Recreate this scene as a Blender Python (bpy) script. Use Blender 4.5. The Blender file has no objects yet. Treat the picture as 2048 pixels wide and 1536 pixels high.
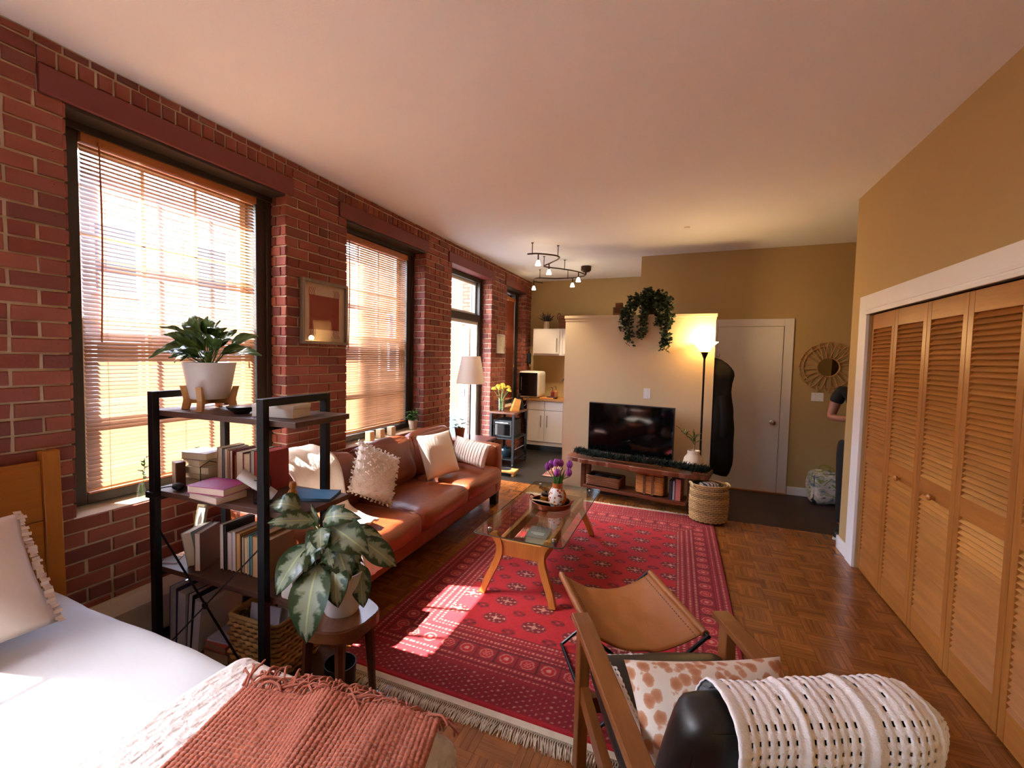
import bpy, bmesh, math, random
import numpy as np
from mathutils import Vector, Matrix, Euler
random.seed(7); np.random.seed(7)
sc = bpy.context.scene
col = sc.collection
R_ = math.radians
PI = math.pi
# ------------------------------------------------------------------ camera
FPX, PPX, PPY = 908.15, 971.27, 759.62
YAW, PIT, ROL = -0.4145, -0.0522, 0.0193
CAM = Vector((2.6456, 0.0, 1.6071))
_fw = Vector((math.sin(YAW)*math.cos(PIT), math.cos(YAW)*math.cos(PIT), math.sin(PIT)))
_rt = Vector((math.cos(YAW), -math.sin(YAW), 0))
_up = _rt.cross(_fw)
CR = _rt*math.cos(ROL) + _up*math.sin(ROL)
CU = -_rt*math.sin(ROL) + _up*math.cos(ROL)
cd = bpy.data.cameras.new('camera'); cam = bpy.data.objects.new('camera', cd); col.objects.link(cam)
cam.matrix_world = Matrix(((CR.x, CU.x, -_fw.x, CAM.x), (CR.y, CU.y, -_fw.y, CAM.y), (CR.z, CU.z, -_fw.z, CAM.z), (0, 0, 0, 1)))
cd.sensor_fit = 'HORIZONTAL'; cd.sensor_width = 36; cd.lens = FPX/2048*36
cd.shift_x = (1024-PPX)/2048; cd.shift_y = (PPY-768)/2048
cd.clip_start = 0.02; cd.clip_end = 200
sc.camera = cam
def proj(p):
    d = Vector(p)-CAM; w = d.dot(_fw)
    if w < 0.05: return None
    return (PPX+FPX*d.dot(CR)/w, PPY-FPX*d.dot(CU)/w, w)
# ------------------------------------------------------------------ light
world = bpy.data.worlds.new('world'); sc.world = world; world.use_nodes = True
wn = world.node_tree.nodes; wl = world.node_tree.links; wn.clear()
wo = wn.new('ShaderNodeOutputWorld'); wb = wn.new('ShaderNodeBackground'); sky = wn.new('ShaderNodeTexSky')
sky.sky_type = 'NISHITA'; sky.sun_disc = False; sky.sun_elevation = R_(54); sky.sun_rotation = R_(253)
sky.air_density = 1.0; sky.dust_density = 2.5
wb.inputs['Strength'].default_value = 1.85
wl.new(sky.outputs[0], wb.inputs[0]); wl.new(wb.outputs[0], wo.inputs[0])
SUN_DIR = Vector((1.0, 0.31, -1.49)).normalized()
sd = bpy.data.lights.new('sun', 'SUN'); sun = bpy.data.objects.new('sun', sd); col.objects.link(sun)
sd.energy = 34.0; sd.angle = R_(0.53); sd.color = (1.0, 0.95, 0.89)
sun.rotation_euler = SUN_DIR.to_track_quat('-Z', 'Y').to_euler(); sun.location = (-6, -2, 9)
sc.view_settings.view_transform = 'Standard'; sc.view_settings.look = 'None'
sc.view_settings.gamma = 1.0; sc.view_settings.use_curve_mapping = False
sc.view_settings.exposure = 1.82
sc.cycles.use_denoising = True
sc.cycles.use_adaptive_sampling = True; sc.cycles.adaptive_threshold = .025
sc.cycles.time_limit = 1150
sc.cycles.max_bounces = 9; sc.cycles.diffuse_bounces = 6; sc.cycles.transparent_max_bounces = 16
sc.cycles.caustics_reflective = False; sc.cycles.caustics_refractive = False
sc.cycles.sample_clamp_indirect = 6.0
# ------------------------------------------------------------------ materials
def lin(h):
    if isinstance(h, (tuple, list)): return tuple(h)[:3]
    h = h.lstrip('#'); o = []
    for i in (0, 2, 4):
        c = int(h[i:i+2], 16)/255
        o.append(c/12.92 if c <= .04045 else ((c+.055)/1.055)**2.4)
    return tuple(o)
MATS = {}
class NT:
    def __init__(s, name):
        s.m = bpy.data.materials.new(name); s.m.use_nodes = True
        s.t = s.m.node_tree; s.t.nodes.clear()
        s.out = s.t.nodes.new('ShaderNodeOutputMaterial')
    def n(s, typ, ins=None, **props):
        nd = s.t.nodes.new('ShaderNode'+typ)
        for k, v in props.items(): setattr(nd, k, v)
        for k, v in (ins or {}).items():
            i = nd.inputs[k]
            if isinstance(v, bpy.types.NodeSocket): s.t.links.new(v, i)
            elif isinstance(v, (tuple, list)) and len(v) == 3 and i.type == 'RGBA': i.default_value = (*v, 1)
            else: i.default_value = v
        return nd
    def coord(s, which='Object', scale=(1, 1, 1)):
        tc = s.n('TexCoord')
        mp = s.n('Mapping', {'Vector': tc.outputs[which], 'Scale': scale})
        return mp.outputs[0]
    def ramp(s, fac, stops):
        r = s.n('ValToRGB', {'Fac': fac}); e = r.color_ramp.elements
        while len(e) < len(stops): e.new(.5)
        for k, (p, c) in enumerate(stops): e[k].position = p; e[k].color = (*lin(c), 1)
        return r.outputs[0]
    def math(s, op, a, b=0.0, c=0.0):
        nd = s.n('Math', operation=op)
        for k, v in enumerate((a, b, c)):
            if isinstance(v, bpy.types.NodeSocket): s.t.links.new(v, nd.inputs[k])
            else: nd.inputs[k].default_value = v
        return nd.outputs[0]
    def mix(s, fac, a, b, mode='MIX'):
        nd = s.n('Mix', data_type='RGBA', blend_type=mode)
        for k, v in ((0, fac), (6, a), (7, b)):
            if isinstance(v, bpy.types.NodeSocket): s.t.links.new(v, nd.inputs[k])
            elif k == 0: nd.inputs[k].default_value = v
            else: nd.inputs[k].default_value = (*lin(v), 1)
        return nd.outputs[2]
    def bump(s, h, strength=.3, dist=.01):
        return s.n('Bump', {'Height': h, 'Strength': strength, 'Distance': dist}).outputs[0]
    def done(s, color, rough=.5, metal=0.0, normal=None, **extra):
        ins = {'Base Color': color if isinstance(color, bpy.types.NodeSocket) else lin(color), 'Roughness': rough, 'Metallic': metal}
        if normal is not None: ins['Normal'] = normal
        for k, v in extra.items(): ins[k.replace('_', ' ')] = v
        b = s.n('BsdfPrincipled', ins); s.t.links.new(b.outputs[0], s.out.inputs[0]); return s.m
    def rnd(s):
        a = s.n('ObjectInfo').outputs['Random']; b = s.n('NewGeometry').outputs['Random Per Island']
        return s.math('FRACT', s.math('ADD', a, b))
def plain(name, c, rough=.5, metal=0.0, var=.12, vs=6.0, bump=0.0, bs=60.0, **extra):
    """one colour with soft noise variation and optional fine relief"""
    if name in MATS: return MATS[name]
    t = NT(name); co = t.coord()
    nz = t.n('TexNoise', {'Vector': co, 'Scale': vs, 'Detail': 4.0}).outputs[0]
    c = lin(c); a = tuple(x*(1-var) for x in c); b = tuple(min(1, x*(1+var)) for x in c)
    colr = t.mix(nz, a, b); nm = None
    if bump:
        nb = t.n('TexNoise', {'Vector': co, 'Scale': bs, 'Detail': 5.0}).outputs[0]; nm = t.bump(nb, bump, .004)
    MATS[name] = t.done(colr, rough, metal, nm, **extra); return MATS[name]
def wood(name, c1, c2, rough=.4, axis=0, scale=1.0, rnd=.25, ring=9.0, coat=0.0):
    """grain runs along the object's local axis"""
    if name in MATS: return MATS[name]
    t = NT(name); s = [14*scale]*3; s[axis] = 1.1*scale
    tc = t.n('TexCoord'); r = t.rnd()
    off = t.n('CombineXYZ', {'X': t.math('MULTIPLY', r, 31.0), 'Y': t.math('MULTIPLY', r, 17.0), 'Z': t.math('MULTIPLY', r, 53.0)}).outputs[0]
    va = t.n('VectorMath', {0: tc.outputs['Object'], 1: off}, operation='ADD').outputs[0]
    mp = t.n('Mapping', {'Vector': va, 'Scale': tuple(s)}).outputs[0]
    n1 = t.n('TexNoise', {'Vector': mp, 'Scale': 1.6, 'Detail': 6.0, 'Distortion': .6}).outputs[0]
    n2 = t.n('TexNoise', {'Vector': mp, 'Scale': ring, 'Detail': 3.0}).outputs[0]
    f = t.math('ADD', t.math('MULTIPLY', n1, .75), t.math('MULTIPLY', n2, .25))
    cc = t.ramp(f, [(.3, c1), (.7, c2)])
    k = t.math('ADD', t.math('MULTIPLY', r, 2*rnd), 1-rnd)
    kk = t.n('CombineXYZ', {'X': k, 'Y': k, 'Z': k}).outputs[0]
    cc = t.mix(1.0, cc, kk, 'MULTIPLY')
    MATS[name] = t.done(cc, rough, 0, t.bump(n2, .08, .002), **({'Coat_Weight': coat, 'Coat_Roughness': .15} if coat else {})); return MATS[name]
def glass(name, tint=(1, 1, 1), refl=1.0):
    """clear pane: transparent with Schlick mirror reflection"""
    if name in MATS: return MATS[name]
    t = NT(name); g = t.n('NewGeometry')
    d = t.n('VectorMath', {0: g.outputs['Incoming'], 1: g.outputs['Normal']}, operation='DOT_PRODUCT').outputs['Value']
    k = t.math('POWER', t.math('SUBTRACT', 1.0, t.math('ABSOLUTE', d)), 5.0)
    fr = t.math('MULTIPLY', t.math('ADD', .04, t.math('MULTIPLY', k, .9)), refl)
    tr = t.n('BsdfTransparent', {'Color': lin(tint)}).outputs[0]; gl = t.n('BsdfGlossy', {'Roughness': .01}).outputs[0]
    mx = t.n('MixShader', {0: fr, 1: tr, 2: gl}).outputs[0]; t.t.links.new(mx, t.out.inputs[0])
    MATS[name] = t.m; return t.m
def emit(name, c, strength):
    if name in MATS: return MATS[name]
    t = NT(name); e = t.n('Emission', {'Color': lin(c), 'Strength': strength}); t.t.links.new(e.outputs[0], t.out.inputs[0])
    MATS[name] = t.m; return t.m
def vcol(name, rough=.9, bs=250.0, bump=.25, sheen=0.0):
    """colour comes from the mesh attribute 'Col'"""
    if name in MATS: return MATS[name]
    t = NT(name); a = t.n('Attribute', attribute_name='Col').outputs['Color']
    nb = t.n('TexNoise', {'Vector': t.coord(), 'Scale': bs, 'Detail': 3.0}).outputs[0]
    cc = t.mix(1.0, a, t.ramp(nb, [(.2, (.72, .72, .72)), (.8, (1, 1, 1))]), 'MULTIPLY')
    MATS[name] = t.done(cc, rough, 0, t.bump(nb, bump, .003), Sheen_Weight=sheen); return MATS[name]
# ------------------------------------------------------------------ mesh builder
class MB:
    def __init__(s): s.v = []; s.f = []; s.uv = None; s.mi = None
    def add(s, vs, fs, T=None, mi=None):
        o = len(s.v)
        if T is not None: vs = [T @ Vector(v) for v in vs]
        s.v += [tuple(v) for v in vs]; s.f += [tuple(i+o for i in f) for f in fs]
        if mi is not None:
            if s.mi is None: s.mi = [0]*(len(s.f)-len(fs))
            s.mi += [mi]*len(fs)
        elif s.mi is not None: s.mi += [0]*len(fs)
        return s
    def box(s, x0, y0, z0, x1, y1, z1, T=None, mi=None):
        vs = [(x0,y0,z0),(x1,y0,z0),(x1,y1,z0),(x0,y1,z0),(x0,y0,z1),(x1,y0,z1),(x1,y1,z1),(x0,y1,z1)]
        return s.add(vs, [(0,3,2,1),(4,5,6,7),(0,1,5,4),(1,2,6,5),(2,3,7,6),(3,0,4,7)], T, mi)
    def cbox(s, c, d, rot=None, mi=None):
        T = Matrix.Translation(c)
        if rot is not None: T = T @ Euler(rot).to_matrix().to_4x4()
        return s.box(-d[0]/2,-d[1]/2,-d[2]/2,d[0]/2,d[1]/2,d[2]/2,T,mi)
    def rbox(s, x0, y0, z0, x1, y1, z1, b, T=None, mi=None):
        """box with chamfered edges"""
        bm = bmesh.new(); bmesh.ops.create_cube(bm, size=1)
        for v in bm.verts: v.co = Vector(((x0+x1)/2+v.co.x*(x1-x0), (y0+y1)/2+v.co.y*(y1-y0), (z0+z1)/2+v.co.z*(z1-z0)))
        b = min(b, .49*min(x1-x0, y1-y0, z1-z0))
        bmesh.ops.bevel(bm, geom=bm.edges[:], offset=b, segments=2, affect='EDGES', profile=.5)
        bm.verts.index_update()
        s.add([v.co.copy() for v in bm.verts], [[v.index for v in f.verts] for f in bm.faces], T, mi); bm.free(); return s
    def beam(s, a, b, w, h, roll=0.0, mi=None):
        """square bar from a to b"""
        a, b = Vector(a), Vector(b); d = b-a; q = d.to_track_quat('X', 'Z')
        T = Matrix.Translation(a) @ q.to_matrix().to_4x4() @ Matrix.Rotation(roll, 4, 'X')
        return s.box(0,-w/2,-h/2,d.length,w/2,h/2,T,mi)
    def tube(s, pts, r, n=8, closed=False, cap=True, mi=None):
        pts = [Vector(p) for p in pts]; m = len(pts); rr = r if isinstance(r, (list, tuple)) else [r]*m
        vs = []; fs = []; ref = None
        for i, p in enumerate(pts):
            if closed: d = pts[(i+1) % m]-pts[i-1]
            else: d = pts[min(i+1, m-1)]-pts[max(i-1, 0)]
            d = d.normalized() if d.length > 1e-9 else Vector((0, 0, 1))
            if ref is None:
                ref = Vector((0, 0, 1)) if abs(d.z) < .9 else Vector((1, 0, 0))
            u = d.cross(ref).normalized() if d.cross(ref).length > 1e-6 else d.orthogonal().normalized()
            w = u.cross(d).normalized(); ref = w
            for k in range(n):
                a = 2*PI*k/n; vs.append(p+u*(math.cos(a)*rr[i])+w*(math.sin(a)*rr[i]))
        for i in range(m if closed else m-1):
            j = (i+1) % m
            for k in range(n):
                l = (k+1) % n; fs.append((i*n+k, j*n+k, j*n+l, i*n+l))
        if cap and not closed:
            fs.append(tuple(range(n))); fs.append(tuple(range((m-1)*n+n-1, (m-1)*n-1, -1)))
        return s.add(vs, fs, None, mi)
    def lathe(s, prof, n=24, c=(0, 0, 0), T=None, mi=None, sy=1.0):
        vs = []; fs = []; m = len(prof)
        for r, z in prof:
            for k in range(n):
                a = 2*PI*k/n; vs.append((c[0]+r*math.cos(a), c[1]+r*math.sin(a)*sy, c[2]+z))
        for i in range(m-1):
            for k in range(n):
                l = (k+1) % n; fs.append((i*n+k, i*n+l, (i+1)*n+l, (i+1)*n+k))
        if prof[0][0] > 1e-6: fs.append(tuple(range(n-1, -1, -1)))
        if prof[-1][0] > 1e-6: fs.append(tuple(range((m-1)*n, m*n)))
        return s.add(vs, fs, T, mi)
    def prism(s, poly, z0, z1, T=None, mi=None):
        n = len(poly)
        vs = [(x, y, z0) for x, y in poly]+[(x, y, z1) for x, y in poly]
        fs = [tuple(range(n-1, -1, -1)), tuple(range(n, 2*n))]+[(i, (i+1) % n, n+(i+1) % n, n+i) for i in range(n)]
        return s.add(vs, fs, T, mi)
    def grid(s, P, closed_u=False, mi=None, T=None):
        """P[i][j] points"""
        a, b = len(P), len(P[0]); vs = [p for r in P for p in r]; fs = []
        for i in range(a-1 if not closed_u else a):
            for j in range(b-1):
                i2 = (i+1) % a; fs.append((i*b+j, i2*b+j, i2*b+j+1, i*b+j+1))
        return s.add(vs, fs, T, mi)
    def build(s, name, mat, parent=None, loc=None, rot=None, smooth=False, angle=40, solid=0, subsurf=0, bevel=0, off=-1):
        me = bpy.data.meshes.new(name); me.from_pydata(s.v, [], s.f); 
        for m in (mat if isinstance(mat, (list, tuple)) else [mat]): me.materials.append(m)
        if s.mi is not None: me.polygons.foreach_set('material_index', s.mi)
        if s.uv is not None:
            ul = me.uv_layers.new(name='UVMap'); ids = np.empty(len(me.loops), int); me.loops.foreach_get('vertex_index', ids)
            ul.data.foreach_set('uv', np.array(s.uv, float)[ids].ravel())
        if smooth:
            me.shade_smooth()
            if angle: me.set_sharp_from_angle(angle=R_(angle))
        me.update(); return link(name, me, parent, loc, rot, solid, subsurf, bevel, off)
def link(name, me, parent=None, loc=None, rot=None, solid=0, subsurf=0, bevel=0, off=-1, scale=None):
    o = bpy.data.objects.new(name, me); col.objects.link(o)
    if parent is not None: o.parent = parent
    if loc is not None: o.location = loc
    if rot is not None: o.rotation_euler = rot if hasattr(rot, '__len__') else (0, 0, rot)
    if scale is not None: o.scale = scale
    if solid: m = o.modifiers.new('s', 'SOLIDIFY'); m.thickness = solid; m.offset = off
    if bevel: m = o.modifiers.new('b', 'BEVEL'); m.width = bevel; m.segments = 2; m.limit_method = 'ANGLE'
    if subsurf: m = o.modifiers.new('u', 'SUBSURF'); m.levels = subsurf; m.render_levels = subsurf
    return o
def tag(o, label, cat, group=None, kind=None):
    if label: o['label'] = label
    if cat: o['category'] = cat
    if group: o['group'] = group
    if kind: o['kind'] = kind
    return o
def thing(name, label, cat, loc=(0, 0, 0), rz=0.0, group=None, kind=None):
    o = bpy.data.objects.new(name, None); col.objects.link(o); o.empty_display_size = .05
    o.location = loc; o.rotation_euler = rz if hasattr(rz, '__len__') else (0, 0, rz); return tag(o, label, cat, group, kind)
def struct(o): o['kind'] = 'structure'; return o
def stuff(o): o['kind'] = 'stuff'; return o
def lerp(a, b, t): return a+(b-a)*t
def bez(p, n=12):
    """Catmull-Rom through points"""
    P = [Vector(q) for q in p]; P = [P[0]*2-P[1]]+P+[P[-1]*2-P[-2]]; out = []
    for i in range(1, len(P)-2):
        for k in range(n):
            t = k/n; a, b, c, d = P[i-1], P[i], P[i+1], P[i+2]
            out.append(.5*((2*b)+(c-a)*t+(2*a-5*b+4*c-d)*t*t+(3*b-a-3*c+d)*t**3))
    out.append(P[-2]); return out
from mathutils import noise as mnoise
def nz(x, y, z=0.0): return mnoise.noise(Vector((x, y, z)))
# ================================================================== STRUCTURE
H, W = 2.98, 3.92
YE = 4.80                       # end of the closet wall
OPEN = [(-.724, .547, .80), (1.166, 2.437, .80), (3.058, 4.332, .80), (4.933, 6.205, 0.0), (6.80, 7.75, .80), (-2.614, -1.343, .80)]  # last opening is an unseen window, added to bring in more daylight
SO = sorted(OPEN); YF = -4.0
ZT = 2.73                       # underside of the lintels
def m_brick():
    t = NT('red_brick'); r = t.rnd()
    c = t.ramp(r, [(0, '#7f3a2e'), (.25, '#935041'), (.5, '#9c5643'), (.75, '#87463a'), (.93, '#6d3b36'), (1, '#a8634d')])
    co = t.coord()
    n1 = t.n('TexNoise', {'Vector': co, 'Scale': 28.0, 'Detail': 6.0}).outputs[0]
    n2 = t.n('TexNoise', {'Vector': co, 'Scale': 9.0, 'Detail': 3.0}).outputs[0]
    c = t.mix(t.math('MULTIPLY', n2, .4), c, '#5a2a22')
    c = t.mix(t.math('SMOOTHSTEP', n1, .62, .8) if False else t.math('GREATER_THAN', n1, .74), c, '#4a2620')
    return t.done(c, .85, 0, t.bump(n1, .45, .006))
M_BRICK = m_brick()
M_MORTAR = plain('mortar', '#c4af94', .95, var=.3, vs=9, bump=.6, bs=70)
M_WALL = plain('khaki_wall_paint', '#b49a69', .8, var=.03, vs=2, bump=.06, bs=180)
M_PART = plain('cream_wall_paint', '#d3bd99', .75, var=.03, vs=2, bump=.05, bs=180)
M_CEIL = plain('ceiling_paint', '#eef1f4', .9, var=.03, vs=1.5, bump=.18, bs=120)
M_WHITE = plain('white_paint', '#eceeef', .45, var=.03)
M_DARKFR = plain('dark_brown_frame', '#2f241b', .5, var=.15, vs=5)
M_LINTEL = plain('oxblood_paint', '#71302a', .6, var=.12, vs=5, bump=.1)
M_DOOR = plain('door_paint', '#e0dcda', .55, var=.03)
# --- brick wall with its openings
wb_ = MB()
xb, xf = -.36, -.009
prev = YF
for (a, b, z0) in SO:
    wb_.box(xb, prev, 0, xf, a, H); prev = b
    if z0 > 0: wb_.box(xb, a, 0, xf, b, z0-.012)
    wb_.box(xb, a, ZT+.005, xf, b, H)
wb_.box(xb, prev, 0, xf, 8.15, H)
wall_left = struct(wb_.build('wall_left', M_MORTAR))
wall_left['label'] = 'old red brick wall with deep window openings and pale mortar'
# --- bricks: (pos, rotz, length, height, area)
def brick_mesh(L, h, d=.05, seed=0):
    rr = random.Random(seed); j = lambda s: rr.uniform(-s, s); c = .0035
    mb = MB(); vs = []
    for y, i in ((d, 0), (.004, 0), (0, c)):
        for sx, sz in ((-1, -1), (1, -1), (1, 1), (-1, 1)):
            vs.append((sx*(L/2-i)+j(.0018)*(y < d), y+(j(.0025) if y < d else 0), sz*(h/2-i)+j(.0012)))
    fs = []
    for k in range(2):
        for q in range(4):
            p = (q+1) % 4; fs.append((k*4+q, k*4+p, (k+1)*4+p, (k+1)*4+q))
    fs.append((8, 9, 10, 11)); mb.add(vs, fs); return mb
CO = ZT/38
bricks = []
def inter(z):
    iv = []; p = YF
    for (a, b, z0) in SO:
        if z0-.02 < z < ZT: e = (a, b)
        elif ZT < z < 2.86: e = (a-.09, b+.055)
        else: continue
        iv.append((p, e[0])); p = e[1]
    iv.append((p, 8.03)); return iv
def row(z0, z1, k, ivs, mod=.2125):
    for (a, b) in ivs:
        n = max(1, round((b-a)/mod)); md = (b-a)/n
        hd = (k % 6 == 5 and mod > .2)
        if hd: n *= 2; md /= 2
        cuts = [a+i*md for i in range(n+1)]
        if k % 2 and not hd and n > 1 and mod > .1: cuts = [a]+[a+(i+.5)*md for i in range(n)]+[b]
        elif k % 2 == 0 and hd: cuts = [a]+[a+(i+.5)*md for i in range(n)]+[b]
        for p, q in zip(cuts[:-1], cuts[1:]):
            jn = .0105 if q-p > .08 else .008
            p2, q2 = p+(jn/2 if p > a else 0)+random.uniform(0, .003), q-(jn/2 if q < b else 0)-random.uniform(0, .003)
            if q2-p2 < .02: continue
            bricks.append(((random.uniform(-.002, .003), (p2+q2)/2, (z0+z1)/2+random.uniform(-.0015, .0015)), PI/2, q2-p2, z1-z0-.0105))
for k in range(38): row(k*CO, (k+1)*CO, k, inter((k+.5)*CO))
row(ZT, 2.80, 38, inter(2.77)); row(2.80, 2.868, 39, inter(2.84))
sold = [(a-.09, b+.055) for a, b, _ in SO]; p = YF; rest = []
for a, b in sold: rest.append((p, a)); p = b
rest.append((p, 8.03))
row(2.868, 2.938, 40, rest); row(2.938, H-.002, 41, [(YF, 8.03)])
row(2.855, 2.938, 40, sold, mod=.074)
for (a, b, z0) in OPEN:            # bricks lining the reveals
    for k in range(int(z0/CO), 38):
        zc = (k+.5)*CO
        for x0, x1 in (((-.095, -.004), (-.165, -.104)) if k % 2 else ((-.05, -.004), (-.165, -.06))):
            bricks.append((((x0+x1)/2, b-.011, zc), 0.0, x1-x0, CO-.0105)); bricks.append((((x0+x1)/2, a+.011, zc), PI, x1-x0, CO-.0105))
def quad_area(pos, rz, L, h):
    c, s = math.cos(rz), math.sin(rz); pts = []
    nrm = Vector((s, -c, 0))
    if (CAM-Vector(pos)).dot(nrm) <= 0: return 0
    for u, v in ((-.5, -.5), (.5, -.5), (.5, .5), (-.5, .5)):
        q = proj((pos[0]+u*L*c, pos[1]+u*L*s, pos[2]+v*h))
        if q is None: return 0
        pts.append(q)
    if not all(-20 < q[0] < 2068 and -20 < q[1] < 1556 for q in pts): return 0
    return abs(sum(pts[i][0]*pts[(i+1) % 4][1]-pts[(i+1) % 4][0]*pts[i][1] for i in range(4)))/2
bricks.sort(key=lambda b: -quad_area(*b))
bm_cache = {}
for i, (pos, rz, L, h) in enumerate(bricks[:300]):
    key = (round(L/.004), round(h/.003), i % 3)
    if key not in bm_cache: bm_cache[key] = brick_mesh(L, h, seed=hash(key) % 999).build('brick', M_BRICK, wall_left, pos, rz)
    else: link('brick', bm_cache[key].data, wall_left, pos, rz)
mb = MB()
for i, (pos, rz, L, h) in enumerate(bricks[300:]):
    b = brick_mesh(L, h, seed=i); mb.add(b.v, b.f, Matrix.Translation(pos) @ Matrix.Rotation(rz, 4, 'Z'))
stuff(mb.build('brickwork', M_BRICK, wall_left))
for i, (a, b, z0) in enumerate(OPEN):
    MB().rbox(-.17, a-.088, ZT, .014, b+.053, 2.852, .004).build('lintel_beam', M_LINTEL, wall_left)
# --- ceiling and plain walls
struct(MB().box(-.4, YF-.2, H, 5.5, 8.3, H+.12).build('ceiling', M_CEIL))['label'] = 'flat off-white plaster ceiling'
struct(MB().box(-.36, YF-.2, 0, 5.5, YF, H).build('wall_front', M_WHITE))  # unseen wall, made white to bounce light into the foreground
struct(MB().box(2.05, 6.47, 0, 5.5, 6.6, H).build('wall_back', M_WALL))['label'] = 'khaki painted wall with the white door and mirror'
struct(MB().box(-.3, 8.03, 0, 2.2, 8.15, H).box(2.05, 6.6, 0, 2.2, 8.03, H).build('wall_kitchen', M_WALL))
struct(MB().box(5.3, 3.5, 0, 5.45, 6.47, H).build('wall_hall', M_WALL))
CY0, CY1, CZ1 = 4.386-6*.44, 4.386, 1.98
wr = MB().box(W, YF, 0, 4.6, CY0, H).box(W, CY1, 0, 4.6, YE, H).box(W, CY0, CZ1, 4.6, CY1, H).box(W+.09, CY0, 0, 4.6, CY1, CZ1)
wall_right = struct(wr.build('wall_right', M_WALL)); wall_right['label'] = 'khaki wall holding the louvred closet doors'
struct(MB().box(4.6, 3.5, 0, 5.3, 3.6, H).build('wall_hall_end', M_WALL))
tr = MB().box(W-.022, CY1, 0, W, CY1+.16, CZ1+.15).box(W-.022, CY0-.15, CZ1, W, CY1, CZ1+.15).box(W-.022, CY0-.15, 0, W, CY0, CZ1)
tr.box(W-.03, CY0, CZ1, W+.05, CY1, CZ1+.02).box(W-.028, CY0, CZ1+.035, W, CY1, CZ1+.05)
struct(tr.build('trim_1', M_WHITE, bevel=.003))['label'] = 'wide white casing around the closet doors'
bb = MB().box(W-.016, CY1+.16, 0, W, YE+.016, .11).box(W-.016, YE, 0, 4.6, YE+.016, .11)
struct(bb.build('baseboard_right', M_WHITE, bevel=.004))
struct(MB().box(3.82, 6.454, 0, 5.3, 6.47, .1).build('baseboard_back', M_WHITE, bevel=.004))
# half-height partition
PX0, PX1, PY0, PY1, PZ = 1.256, 2.93, 5.6, 5.86, 2.09
wall_p = struct(MB().box(PX0, PY0, 0, PX1, PY1, PZ).build('wall_partition', M_PART)); wall_p['label'] = 'cream half-height partition wall behind the television'
MB().rbox(PX0-.012, PY0-.016, PZ, PX1+.014, PY1+.016, PZ+.034, .003).box(PX0-.004, PY0-.006, PZ-.03, PX1+.005, PY1+.006, PZ).build('ledge', M_PART, wall_p)
# --- floors
floor = struct(MB().box(0, YF, -.06, 5.3, 8.03, -.0055).build('floor', plain('floor_glue', '#2a1509', .8)))
floor['label'] = 'glossy brown parquet floor of small wooden fingers'
M_PARQ = wood('parquet_oak', '#6b3b1a', '#945a2a', .2, axis=0, scale=2.2, rnd=.2, ring=5)
BS = .16; FN = 5; fwid = BS/FN
def fing(mb, T=None):
    for k in range(FN):
        y0 = -BS/2+k*fwid; g = .0005
        mb.box(-BS/2+g, y0+g, -.0055, BS/2-g, y0+fwid-g, 0.0, T)
    return mb
spots = []
for iy in range(-25, 34):
    for ix in range(0, 25):
        x, y = (ix+.5)*BS, (iy+.5)*BS
        if x > 2.96 and y > 5.12: continue
        if x > W: continue
        hidden = (1.1 < x < 2.9 and 1.95 < y < 4.9) or (x < .75 and 2.1 < y < 4.6) or (x < 2.1 and y < 1.1)
        a = 0 if hidden else quad_area((x, y, 0), 0, .1, .1)
        q = proj((x, y, 0)); a = 0
        if q and not hidden and -30 < q[0] < 2078 and 0 < q[1] < 1566: a = 1/q[2]**2
        spots.append((a, x, y, (ix+iy) % 2))
spots.sort(reverse=True); blk = None; mb = MB()
for i, (a, x, y, par) in enumerate(spots):
    if i < 300 and a > 0:
        if blk is None: blk = fing(MB()).build('parquet_block', M_PARQ, floor, (x, y, 0), par*PI/2)
        else: link('parquet_block', blk.data, floor, (x, y, 0), par*PI/2)
    else: fing(mb, Matrix.Translation((x, y, 0)) @ Matrix.Rotation(par*PI/2, 4, 'Z'))
stuff(mb.build('parquet', M_PARQ, floor))
M_DFLOOR = plain('dark_brown_vinyl', '#2e1a12', .42, var=.12, vs=3)
M_KFLOOR = plain('black_vinyl', '#17120f', .38, var=.15, vs=3)
struct(MB().box(0, 5.44, -.05, 2.96, 8.03, .001).build('floor_kitchen', M_KFLOOR))
struct(MB().box(2.96, 5.12, -.05, 5.3, 6.47, .001).build('floor_hall', M_DFLOOR))
struct(MB().box(3.02, 6.40, 0, 3.8, 6.47, .012).build('trim_2', wood('threshold_oak', '#7c4a1e', '#a5682e', .4, axis=0)))
# --- white hall door
d1 = struct(thing('door_1', 'plain white slab door with round chrome knob', None, (3.36, 6.47, 0)))
MB().rbox(-.36, -.035, .012, .345, -.003, 2.03, .003).build('slab', M_DOOR, d1)
MB().box(-.46, -.022, 0, -.365, -.001, 2.125).box(.35, -.022, 0, .45, -.001, 2.125).box(-.365, -.022, 2.035, .35, -.001, 2.125).build('casing', M_DOOR, d1, bevel=.003)
M_CHROME = plain('brushed_chrome', '#b9b4ad', .22, 1.0, var=.05)
kn = MB(); T = Matrix.Translation((.275, -.036, .87)) @ Matrix.Rotation(PI/2, 4, 'X')
kn.lathe([(.0, 0), (.033, .0), (.033, .006), (.012, .012), (.012, .03), (.026, .038), (.03, .052), (.024, .064), (0, .068)], 20, T=T)
kn.build('door_knob', M_CHROME, d1, smooth=True)
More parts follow.
